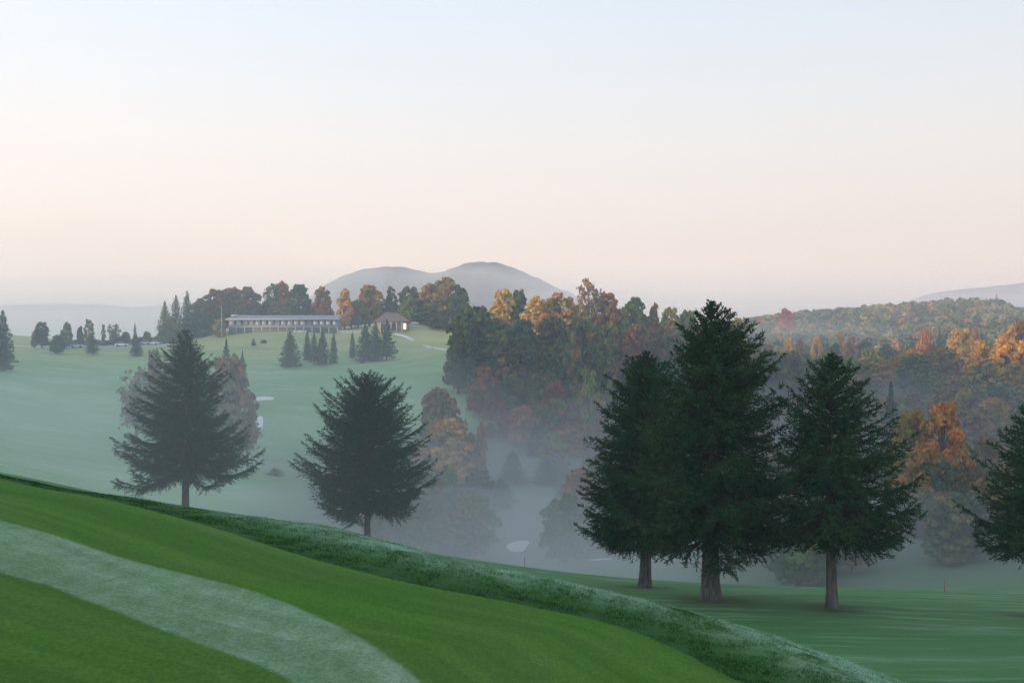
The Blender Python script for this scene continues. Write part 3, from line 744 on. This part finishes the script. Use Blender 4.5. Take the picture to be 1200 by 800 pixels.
# the wooded ridge far off: one mass
def far_woods():
    Vs, n0, cols = [], 0, []
    g = np.random.default_rng(5)
    pal = 1.2 * np.array([(.22, .17, .09), (.12, .14, .07), (.07, .10, .06), (.30, .15, .08), (.16, .12, .08), (.24, .20, .10), (.05, .08, .06), (.06, .09, .06)])
    sky_u = [860, 880, 920, 960, 1000, 1030, 1060, 1100, 1125, 1150, 1175, 1190, 1210, 1260]; sky_v = [378, 372, 366, 360, 357, 353, 348, 343, 342, 346, 351, 362, 362, 352]
    N = 1700
    for i_ in range(N):
        Y = g.uniform(560, 1000); u = g.uniform(855, 1275); x = (u - 600) / F * Y
        z0 = ground(x, Y); H = g.uniform(9, 15)
        top = min(z0 + H, (400 - np.interp(u, sky_u, sky_v) + g.normal(0, 1.2)) / F * Y)
        H = top - z0
        if H < 4: continue
        r = g.uniform(3.2, 5.5); m = 130
        d = unit(g.normal(0, 1, (m, 3))); d[:, 2] = np.abs(d[:, 2]) * 1.0 - .25
        lump = g.uniform(.75, 1.1, m)
        p = np.array([x, Y, z0 + H * .5]) + d * lump[:, None] * np.array([r, r, H * .5])
        nrm = unit(d + g.normal(0, .5, (m, 3))); t1 = unit(np.cross(nrm, g.normal(0, 1, (m, 3)))); t2 = np.cross(nrm, t1)
        sz = g.uniform(.5, 1.0, m)[:, None]
        Vq, _ = quads_from(p, t1 * sz, t2 * sz); Vs.append(Vq)
        cols.append(np.repeat(pal[g.integers(len(pal))][None] * g.uniform(.8, 1.2), m * 4, 0))
    Vq = np.concatenate(Vs); cc = np.concatenate(cols)
    o = mesh_obj('distant_woods', Vq, np.arange(len(Vq)).reshape(-1, 4), (hue_mat('far_leaf', .77, .45),))
    at_ = o.data.attributes.new('hue', 'FLOAT_COLOR', 'POINT')
    at_.data.foreach_set('color', np.column_stack([cc, np.ones(len(cc))]).astype(np.float32).ravel())
    tag(o, 'far wooded ridge in faded autumn colours', None, None, 'stuff')
far_woods()

# ------------------------------------------------------------------ mountains
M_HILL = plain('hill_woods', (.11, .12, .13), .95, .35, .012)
def hill(name, Y, pts, depth, label, rough_=3.0, seed=1):
    """A ridge whose crest the photo shows along pts (u, v); it falls away to both sides."""
    g = np.random.default_rng(seed)
    us = np.linspace(pts[0][0], pts[-1][0], 160); vs = np.interp(us, *zip(*pts))
    kk = np.ones(7) / 7; vs = np.convolve(np.pad(vs, 3, 'edge'), kk, 'valid')
    cx = (us - 600) / F * Y; cz_ = (400 - vs) / F * Y + np.convolve(g.normal(0, rough_ * .5, 160), np.ones(3) / 3, 'same')
    rows = 41; Vv = []
    for r_ in range(rows):
        t = (r_ / (rows - 1) - .5) * 2
        prof = (1 - abs(t) ** 1.6)
        base = -45
        zz = base + (cz_ - base) * prof + (g.normal(0, rough_ * .6, 160) + rough_ * 3 * np.sin(cx / 60 + t * 9)) * np.minimum(1, abs(t) * 1.2) * prof
        Vv.append(np.column_stack([cx + 25 * (np.sin(t * 3 + cx / 200) - np.sin(cx / 200)), np.full(160, Y + t * depth) + 20 * np.sin(cx / 90), np.minimum(zz, 109)]))
    Vv = np.concatenate(Vv)
    Qh = np.array([(r_ * 160 + c_, r_ * 160 + c_ + 1, (r_ + 1) * 160 + c_ + 1, (r_ + 1) * 160 + c_) for r_ in range(rows - 1) for c_ in range(159)])
    o = mesh_obj(name, Vv, Qh, (M_HILL,), smooth=True)
    tag(o, label, None, None, 'structure')
hill('mountain', 1330, [(330, 376), (365, 352), (388, 335), (410, 324), (435, 316), (455, 313), (478, 315), (500, 320), (515, 321), (530, 317), (545, 310), (560, 307), (580, 308), (600, 312), (620, 321), (640, 330), (660, 340), (700, 354), (760, 374), (820, 395)], 320, 'double-humped blue mountain above the wood', 2.4, 3)
hill('mountain', 1760, [(-260, 362), (-100, 360), (0, 357), (70, 356), (130, 357), (160, 361), (190, 358), (240, 352), (300, 348), (340, 345), (380, 350), (460, 380)], 200, 'pale low ridge on the horizon beyond the parked cars', .8, 4)
hill('mountain', 1680, [(980, 395), (1040, 376), (1070, 355), (1095, 343), (1130, 338), (1170, 335), (1210, 330), (1270, 324), (1350, 330), (1500, 350)], 250, 'pale blue ridge behind the far wooded ridge', 1.2, 5)
hill('mountain', 1600, [(-200, 382), (0, 384), (60, 382), (110, 384), (180, 388)], 120, 'lowest pale ridge just over the meadow trees', .6, 6)

# ------------------------------------------------------------------ clubhouse and what stands round it
M_WHITE = plain('white_paint', (.50, .52, .56), .6, .06, .8)
M_ROOF = plain('grey_roof', (.24, .26, .30), .8, .15, .6)
M_BROOF = plain('brown_roof', (.17, .125, .11), .85, .2, .8)
M_GLASS = plain('dark_glass', (.085, .09, .11), .15, .1, 1, .5)
M_WALLG = plain('grey_wall', (.24, .255, .29), .8, .12, .7)
M_CREAM = plain('cream_wall', (.30, .27, .235), .8, .1, .7)
M_STEEL = plain('pale_metal', (.65, .67, .68), .4, .05, 2)
M_SAND = plain('bunker_sand', (.62, .60, .56), .95, .12, .5)
M_PATH = plain('pale_path', (.50, .52, .50), .9, .12, .4)
M_TYRE = plain('tyre_rubber', (.02, .02, .02), .9, .1, 4)
M_RED = plain('faded_red_paint', (.34, .17, .14), .7, .1, 6)
def glint_mat():
    m, nt, out = new_mat('sun_glint'); e = nt.nodes.new('ShaderNodeEmission')  # emission stands in for the low sun glinting off a window
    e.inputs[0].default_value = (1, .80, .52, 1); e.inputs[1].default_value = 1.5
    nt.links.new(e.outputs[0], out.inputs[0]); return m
M_GLINT = glint_mat()

def clubhouse():
    Y = 452; s = Y / F
    x0, x1 = (268 - 600) * s, (396 - 600) * s; L = x1 - x0; cx = (x0 + x1) / 2
    z0 = min(ground(x, Y) for x in (x0, cx, x1)) - .2; top = (400 - 369) * s; h = top - z0
    zf = z0 + h * .42                                 # veranda floor
    r = empty('clubhouse', (cx, Y, z0)); tag(r, 'long low white clubhouse with a veranda on the hilltop', 'building')
    b = MB(); b.box((0, 4, h * .42), (L, 8, h * .84)); b.build('wall', M_WALLG, r)
    b = MB()
    b.add([(-L / 2 - 1, -1.6, h * .80), (L / 2 + 1, -1.6, h * .80), (L / 2 + 1, 9, h * .80), (-L / 2 - 1, 9, h * .80), (-L / 2 + 1, 3.6, h), (L / 2 - 1, 3.6, h)] ,
          [(0, 1, 5, 4), (2, 3, 4, 5)]); b.add([(L / 2 + 1, -1.6, h * .8), (L / 2 + 1, 9, h * .8), (L / 2 - 1, 3.6, h), (L / 2 - 1, 3.6, h)], [(0, 1, 2, 3)])
    b.add([(-L / 2 - 1, 9, h * .8), (-L / 2 - 1, -1.6, h * .8), (-L / 2 + 1, 3.6, h), (-L / 2 + 1, 3.6, h)], [(0, 1, 2, 3)])
    b.build('roof', M_ROOF, r)
    b = MB(); b.box((0, -1.72, h * .78), (L + 2, .18, .45)); b.build('fascia', M_WHITE, r)
    n = 17
    for q in range(n):
        x = -L / 2 + (q + .5) * L / n
        if q % 5 != 2:
            b = MB(); b.box((x, -.06, h * .60), (L / n * .62, .12, h * .2)); p = b.build('panel', M_WHITE, r)
        b = MB(); b.box((x + L / n * .5 * (1 if q < n - 1 else -.9), -.05, h * .60), (L / n * .3, .1, h * .22)); b.build('window', M_GLASS, r)
    b = MB(); b.box((0, -.9, h * .40), (L + .5, 1.7, .25)); b.build('balcony_floor', M_WHITE, r)
    for q in range(14):
        x = -L / 2 + q * L / 13
        b = MB(); b.box((x, -1.6, h * .19), (.28, .28, h * .38)); b.build('veranda_post', M_WHITE, r)
    b = MB(); b.box((0, -1.7, h * .52), (L, .08, .12)); b.box((0, -1.7, h * .46), (L, .06, .08)); b.build('railing', M_WHITE, r)
    b = MB(); b.box((L * .16, -1.2, h * .14), (L * .12, .2, h * .2)); b.build('door', M_WHITE, r)
    b = MB(); b.box((-L / 2 + 2.2, 2.2, h * .98), (2.6, 2.6, .8)); b.build('roof_lantern', M_WHITE, r)
clubhouse()

def pavilion():
    Y = 448; s = Y / F
    x0, x1 = (438 - 600) * s, (480 - 600) * s; L = x1 - x0; cx = (x0 + x1) / 2
    z0 = min(ground(x0, Y), ground(x1, Y)) - .2; top = (400 - 365.5) * s; h = top - z0
    r = empty('pro_shop', (cx, Y, z0)); tag(r, 'small building with a brown hipped roof, white posts and a window glowing with a painted sun glint', 'building')
    b = MB(); b.box((0, 3.6, h * .3), (L * .86, 6, h * .6)); b.build('wall', M_CREAM, r)
    b = MB(); a = L / 2
    b.add([(-a, -1.2, h * .58), (a, -1.2, h * .58), (a, 8, h * .58), (-a, 8, h * .58), (-a * .38, 3.4, h), (a * .2, 3.4, h)],
          [(0, 1, 5, 4), (2, 3, 4, 5)]); b.add([(a, -1.2, h * .58), (a, 8, h * .58), (a * .2, 3.4, h), (a * .2, 3.4, h)], [(0, 1, 2, 3)])
    b.add([(-a, 8, h * .58), (-a, -1.2, h * .58), (-a * .38, 3.4, h), (-a * .38, 3.4, h)], [(0, 1, 2, 3)]); b.build('roof', M_BROOF, r)
    for q in range(6):
        b = MB(); b.box((-a * .92 + q * a * .3, -1.0, h * .28), (.3, .3, h * .58)); b.build('porch_post', M_WHITE, r)
    b = MB(); b.box((-a * .2, .5, h * .32), (a * .9, .1, h * .26)); b.build('window', M_GLASS, r)
    b = MB(); b.box((a * .72, .5, h * .36), (1.3, .12, h * .28)); b.build('sun_glint_pane', M_GLINT, r)  # glowing pane in place of a window that mirrors the sun
pavilion()

def terrace_fence():
    Y = 449; s = Y / F; x0, x1 = (397 - 600) * s, (437 - 600) * s; cx = (x0 + x1) / 2; L = x1 - x0
    z0 = ground(cx, Y); r = empty('terrace_fence', (cx, Y, z0)); tag(r, 'white rail fence between the clubhouse and the hipped-roof building', 'fence')
    n = 9
    for q in range(n):
        b = MB(); b.box((-L / 2 + q * L / (n - 1), 0, .7), (.22, .22, 2.2)); b.build('post', M_WHITE, r)
    b = MB()
    for zz in (.7, 1.4): b.box((0, -.13, zz), (L, .06, .3))
    b.build('rail', M_WHITE, r)
terrace_fence()

def flagpole():
    Y = 446; s = Y / F; x = (259.5 - 600) * s; z0 = ground(x, Y); h = (400 - 360) * s - z0
    r = empty('flagpole', (x, Y, z0)); tag(r, 'bare white flagpole beside the small yellow tree', 'flagpole')
    b = MB(); b.tube([(0, 0, -.3), (0, 0, h * .5), (0, 0, h)], [.16, .14, .10], 8); b.build('pole', M_WHITE, r)
    b = MB(); b.tube([(0, 0, h), (0, 0, h + .15), (0, 0, h + .32)], [.1, .22, .05], 8); b.build('finial', M_STEEL, r)
flagpole()

def car(u, Y, rz, L, label, mat):
    s = Y / F; x = (u - 600) * s; z0 = ground(x, Y)
    r = empty('parked_car', (x, Y, z0), rz); r.scale = (1.2, 1.2, 1.35); tag(r, label, 'car', 'cars parked beyond the meadow')
    b = MB()
    b.box((0, 0, .62), (L, 1.75, .55), .985)
    b.box((L * .02, 0, .36), (L * .97, 1.66, .12)); bd = b.build('body', mat, r)
    b = MB(); z1, z2 = .89, 1.42; a0, a1, c0, c1 = -L * .38, L * .26, -L * .30, L * .12; w0, w1 = .84, .66
    b.add([(a0, -w0, z1), (a1, -w0, z1), (a1, w0, z1), (a0, w0, z1), (c0, -w1, z2), (c1, -w1, z2), (c1, w1, z2), (c0, w1, z2)],
          [(0, 1, 5, 4), (1, 2, 6, 5), (2, 3, 7, 6), (3, 0, 4, 7)]); b.build('windows', M_GLASS, r)
    b = MB(); b.box(((c0 + c1) / 2, 0, z2 + .03), (c1 - c0 + .1, w1 * 2 + .06, .06), .92); b.build('roof', mat, r)
    for sx in (-.31, .31):
        for sy in (-.82, .82):
            b = MB(); b.tube([(sx * L, sy - .1, .33), (sx * L, sy - .09, .33), (sx * L, sy + .09, .33), (sx * L, sy + .1, .33)], [.02, .33, .33, .02], 14); b.build('wheel', M_TYRE, r)
    for sy in (-.6, .6):
        b = MB(); b.box((L / 2 + .002, sy, .68), (.06, .34, .14)); b.build('headlight', M_STEEL, r)
M_CARW = plain('white_car_paint', (.85, .85, .85), .4, .02, 1, .5)
M_CARS = plain('silver_car_paint', (.60, .61, .63), .3, .02, 1, .5)
car(90, 443, .15, 4.6, 'white car half behind the narrow dark tree', M_CARW)
car(143, 443, .05, 4.9, 'long white car standing clear of the trees', M_CARW)
car(171, 446, -.1, 4.2, 'silver car behind the broad low fir', M_CARS)
car(183, 444, 1.2, 4.4, 'brightest white car at the end of the row, below the yellow-green spruce', M_CARW)

def strip(name, pts, width, mat, label, lift_=.05):
    """A path laid on the ground along pts (x, y)."""
    P = np.array(smooth_line(pts, 8)); T = np.gradient(P, axis=0); T /= np.linalg.norm(T, axis=1)[:, None]
    Nn = np.column_stack([-T[:, 1], T[:, 0]]); cols_ = 4; Vv = []
    for q in range(cols_):
        o_ = P + Nn * width * (q / (cols_ - 1) - .5); z, _ = heights(o_[:, 0], o_[:, 1]); Vv.append(np.column_stack([o_, z + lift_]))
    Vv = np.stack(Vv, 1).reshape(-1, 3); n = len(P)
    Qs = [(a * cols_ + b_, a * cols_ + b_ + 1, (a + 1) * cols_ + b_ + 1, (a + 1) * cols_ + b_) for a in range(n - 1) for b_ in range(cols_ - 1)]
    o = mesh_obj(name, Vv, Qs, (mat,)); tag(o, label, None, None, 'structure')
def gp(u, Y): return ((u - 600) / F * Y, Y)
strip('cart_path', [gp(462, 446), gp(476, 443), gp(490, 437), gp(505, 429), gp(519, 420), gp(530, 410)], 1.9, M_PATH, 'pale cart path running down from the hipped-roof building', .12)
strip('path', [gp(5, 448), gp(60, 446), gp(110, 444), gp(160, 442), gp(215, 442)], 4.5, M_PATH, 'pale drive where the cars are parked', .1)

def bunker(u, v, Y, wpx, dpt, rz, label):
    """A shallow sand hollow with a raised lip."""
    x = (u - 600) / F * Y; W = wpx / F * Y / 2; n = 40; rings = [0, .4, .75, .93, 1.0]; Vv = []; g = np.random.default_rng(int(u))
    ph = g.uniform(0, 6, 3)
    for q, rr_ in enumerate(rings):
        a = np.arange(n) * 2 * np.pi / n; rad_ = rr_ * (1 + .16 * np.sin(2 * a + ph[0]) + .1 * np.sin(3 * a + ph[1]))
        xx, yy = W * rad_ * np.cos(a), dpt * rad_ * np.sin(a)
        xr = x + xx * math.cos(rz) - yy * math.sin(rz); yr = Y + xx * math.sin(rz) + yy * math.cos(rz)
        zz, _ = heights(xr, yr); Vv.append(np.column_stack([xr, yr, zz + [.10, .11, .15, .22, .04][q]]))
    Vv = np.concatenate(Vv)
    Qb = [(a * n + b_, (a + 1) * n + b_, (a + 1) * n + (b_ + 1) % n, a * n + (b_ + 1) % n) for a in range(len(rings) - 1) for b_ in range(n)]
    o = mesh_obj('sand_bunker', Vv, Qb, (M_SAND,), smooth=True); tag(o, label, None, None, 'structure')
for a in [(607, 635, 200, 26, 4.5, -.35, 'white sand bunker in the mist below the broad fir'), (563, 641, 196, 9, 3, 0, 'tiny white bunker in the mist'),
          (703, 658, 172, 15, 3, .4, 'small white bunker by the slim brown trunk'), (306, 463, 318, 26, 4, -.1, 'flat white bunker on the meadow'),
          (304, 492, 285, 10, 8, .2, 'narrow white bunker below the flat one'), (322, 548, 220, 14, 4, 0, 'dim bunker in the mist')]: bunker(*a)

def stake(u, v, Y, label):
    x = (u - 600) / F * Y; z0 = ground(x, Y); r = empty('marker_stake', (x, Y, z0)); tag(r, label, 'stake', 'red marker stakes')
    b = MB(); b.box((0, 0, .2), (.045, .045, .9)); b.build('post', M_RED, r)
    b = MB(); b.box((0, 0, .69), (.055, .055, .08), .5); b.build('cap', M_RED, r)
stake(615, 663, 66, 'thin red marker stake on the fairway crest below the sand bunker')
stake(1107, 688, 60, 'faint red marker stake on the fairway under the orange-red maple')
for u, vv, Y, wd, lab in [(309, 396, 430, 8, 'dark low juniper on the slope below the long clubhouse'), (424, 406, 408, 6, 'little dark round shrub below the hipped roof')]:
    x = (u - 600) / F * Y
    tree(u, 400 - (ground(x, Y) + 1.4) * F / Y, Y, wd, 'bush', DARK, lab, None)

# ------------------------------------------------------------------ rough grass past the border of the green
def blades():
    g = np.random.default_rng(3); N = 420000
    y = g.uniform(4.5, 16, N); x = g.uniform(-.56, .46, N) * y
    h, d = heights(x, y)
    ok = (d > -.015) & (d < 5.5) & (g.random(N) < np.interp(d, [0, .3, 3, 5.5], [1, .9, .55, .3]))
    x, y, h, d = x[ok], y[ok], h[ok], d[ok]; n = len(x)
    ht = g.uniform(.008, .022, n) * np.interp(d, [0, .15, .6], [.7, 1, 1.1]); w_ = g.uniform(.0025, .005, n) * 1.6
    tuft = np.sin(x * 5.1 + 2 * np.sin(y * 3.3)) * np.sin(y * 6.7 + 1.7 * np.sin(x * 4.1)) + .6 * np.sin(x * 13 + y * 9) * np.sin(y * 15 - x * 7)
    ht *= np.clip(1.0 + .55 * tuft, .4, 2.0)
    a = g.uniform(0, 2 * np.pi, n); lean = g.normal(0, .5, (n, 2)) + [.25, -.1]
    p = np.column_stack([x, y, h - .004]); sd_ = np.column_stack([np.cos(a), np.sin(a), np.zeros(n)]) * w_[:, None]
    tip = p + np.column_stack([lean * ht[:, None], ht])
    Vv = np.stack([p - sd_, p + sd_, tip], 1).reshape(-1, 3)
    m, nt, out = new_mat('rough_blade'); k = NT(nt)
    geo = k.n('ShaderNodeNewGeometry'); at_ = k.attr('past_border')
    r1 = k.noise(geo.outputs['Position'], 1.6, 5, .7, (1, .6, 1))
    c0 = k.mix(geo.outputs['Random Per Island'], (.035, .11, .022), (.085, .185, .05))
    c0 = k.mix(k.math('MULTIPLY', k.ramp(at_, 1.1, .0), .8), c0, (.02, .07, .013))
    f = k.math('MULTIPLY', k.ramp(at_, .35, 1.6), k.ramp(r1, .34, .58))
    c0 = k.mix(k.math('MULTIPLY', f, .7), c0, (.33, .50, .36))
    dn = k.n('ShaderNodeBsdfDiffuse'); k.link(c0, dn.inputs[0]); k.link(dn.outputs[0], out.inputs[0])
    o = mesh_obj('rough_grass', Vv, None, (m,), Ft=np.arange(n * 3).reshape(-1, 3))
    q = o.data.attributes.new('past_border', 'FLOAT', 'POINT'); q.data.foreach_set('value', np.repeat(d, 3).astype(np.float32))
    tag(o, 'longer dewy grass of the collar past the green', None, None, 'stuff'); print('blades', n)
blades()

# ------------------------------------------------------------------ air
def volume_mat(name, density, col, aniso=0.0):
    m, nt, out = new_mat(name)
    v = nt.nodes.new('ShaderNodeVolumePrincipled')
    v.inputs['Color'].default_value = (*col, 1); v.inputs['Density'].default_value = density; v.inputs['Anisotropy'].default_value = aniso
    nt.links.new(v.outputs[0], out.inputs['Volume']); return m
def box_obj(name, lo, hi, mat):
    b = MB(); lo = np.array(lo, float); hi = np.array(hi, float); b.box((lo + hi) / 2, hi - lo); return b.build(name, mat)
HAZE = .0005
MIST = [(-20, 225, 520, 175, -8, .0006), (10, 215, 460, 165, -14, .0006), (-30, 212, 430, 155, -19, .0008), (20, 200, 400, 135, -24, .0010), (-10, 190, 380, 125, -29, .0015),
        (10, 185, 350, 120, -33, .0020), (0, 180, 330, 112, -37, .0028), (-40, 82, 58, 50, 4, .0042), (20, 145, 230, 67, -21, .0026), (75, 122, 120, 52, -13, .0042),
        (-170, 235, 120, 120, -6, .0014)]
hz = box_obj('haze', (-1950, -1950, -66), (1950, 1950, 112), volume_mat('haze_air', HAZE, (.82, .90, 1.0)))
tag(hz, 'thin morning haze filling the whole valley', None, None, 'stuff')

def mist(c, r, density, label, seed, wave=.22, col=(.84, .845, .845)):
    """A flat bank of mist: an even volume inside a billowing lens."""
    n, m = 120, 40; g = np.random.default_rng(seed)
    th = np.linspace(0, np.pi, m); ph = np.linspace(0, 2 * np.pi, n, endpoint=False)
    T, Pp = np.meshgrid(th, ph, indexing='ij')
    ex = np.sin(T) * np.cos(Pp); ey = np.sin(T) * np.sin(Pp); ez = np.cos(T)
    px, py = ex * r[0], ey * r[1]; nz = 0
    for q in range(7):
        a = g.uniform(0, 6.28); wl = g.uniform(35, 160); nz = nz + np.sin((px * np.cos(a) + py * np.sin(a)) * 6.28 / wl + g.uniform(0, 6.28)) * wl / 160
    lim = 1 + .08 * np.sin(3 * Pp + g.uniform(0, 6)) + .05 * np.sin(7 * Pp + g.uniform(0, 6))
    Ve = np.stack([px * lim + c[0], py * lim + c[1], ez * r[2] * (1 + wave * nz / 2) + c[2]], -1).reshape(-1, 3)
    Qe = [(i * n + j, (i + 1) * n + j, (i + 1) * n + (j + 1) % n, i * n + (j + 1) % n) for i in range(m - 1) for j in range(n)]
    o = mesh_obj('mist', Ve, Qe, (volume_mat('mist_air', density, col),)); tag(o, label, None, None, 'stuff'); return o
for q, (cx, cy, rx, ry, top, dn) in enumerate(MIST): mist((cx, cy, -48), (rx, ry, top + 48), dn, 'mist lying in the valley bottom', 60 + q)
for q, (cy, ry, rz, dn) in enumerate(((1190, 150, 100, .0031), (1230, 120, 75, .0034), (1150, 110, 50, .0034))):
    mist((0, cy, -10), (1500, ry, rz), dn, 'pale bank of haze lying before the far mountains', 90 + q, .06, (1.0, .955, .94))
mist((185, 640, 2), (75, 60, 11), .0026, 'wisp of mist drifting before the far wooded ridge', 80)
mist((215, 600, -4), (60, 40, 8), .0026, 'second wisp of mist over the hollow by the far ridge', 81)

# ------------------------------------------------------------------ sky and sun
SUN_EL, SUN_AZ = 5.2, -118.0                        # azimuth from +Y towards +X
sd = Vector((math.sin(R(SUN_AZ)) * math.cos(R(SUN_EL)), math.cos(R(SUN_AZ)) * math.cos(R(SUN_EL)), math.sin(R(SUN_EL))))
w = bpy.data.worlds.new('World'); scene.world = w; w.use_nodes = True
wn = w.node_tree; wn.nodes.clear(); k = NT(wn)
sky = k.n('ShaderNodeTexSky', sky_type='NISHITA', sun_disc=False)
sky.sun_elevation = R(SUN_EL); sky.sun_rotation = R(SUN_AZ); sky.air_density = 1.0; sky.dust_density = 2.0; sky.ozone_density = 1.5
bg = k.n('ShaderNodeBackground'); bg.inputs[1].default_value = .05
k.link(sky.outputs[0], bg.inputs[0])
# the pale dawn veil over that sky: warm low down and towards the sun, blue overhead
tc = k.n('ShaderNodeTexCoord'); sp = k.n('ShaderNodeSeparateXYZ'); k.link(tc.outputs['Generated'], sp.inputs[0])
cr = k.n('ShaderNodeValToRGB'); k.link(sp.outputs[2], cr.inputs[0])
el = cr.color_ramp.elements
STOPS = [(0.0, (1.30, .93, .76)), (.045, (1.18, .89, .76)), (.10, (1.06, .85, .75)), (.20, (.97, .90, .865)), (.33, (.80, .88, .97)), (1.0, (.50, .66, 1.0))]
while len(el) < len(STOPS): el.new(.5)
for e_, (p_, c_) in zip(el, STOPS): e_.position = p_; e_.color = (*c_, 1)
dt = k.math('ADD', k.math('MULTIPLY', sp.outputs[0], sd.x), k.math('MULTIPLY', sp.outputs[1], sd.y))
side = k.math('MULTIPLY_ADD', dt, .26, 1.08)
bg2 = k.n('ShaderNodeBackground'); k.link(cr.outputs[0], bg2.inputs[0]); k.link(side, bg2.inputs[1])
ad = k.n('ShaderNodeAddShader'); k.link(bg.outputs[0], ad.inputs[0]); k.link(bg2.outputs[0], ad.inputs[1])
wo = k.n('ShaderNodeOutputWorld'); k.link(ad.outputs[0], wo.inputs[0])
sl = bpy.data.lights.new('sun', 'SUN'); so = bpy.data.objects.new('sun', sl); COL.objects.link(so)
sl.energy = 5.0; sl.angle = R(.5); sl.color = (1, .68, .36)
so.rotation_euler = (-sd).to_track_quat('-Z', 'Y').to_euler()

# ------------------------------------------------------------------ camera
cam = bpy.data.cameras.new('camera'); co = bpy.data.objects.new('camera', cam); COL.objects.link(co)
cam.lens = 35.0; cam.sensor_width = 36; cam.clip_start = .05; cam.clip_end = 6000
co.location = (0, 0, 0); co.rotation_euler = (R(90), 0, 0)
scene.camera = co
scene.view_settings.view_transform = 'Standard'; scene.view_settings.look = 'None'
scene.view_settings.exposure = 0.0; scene.view_settings.gamma = 1
c = scene.cycles
c.use_denoising = True
c.max_bounces = 8; c.diffuse_bounces = 3; c.transmission_bounces = 3; c.volume_bounces = 4; c.transparent_max_bounces = 8
c.use_adaptive_sampling = False
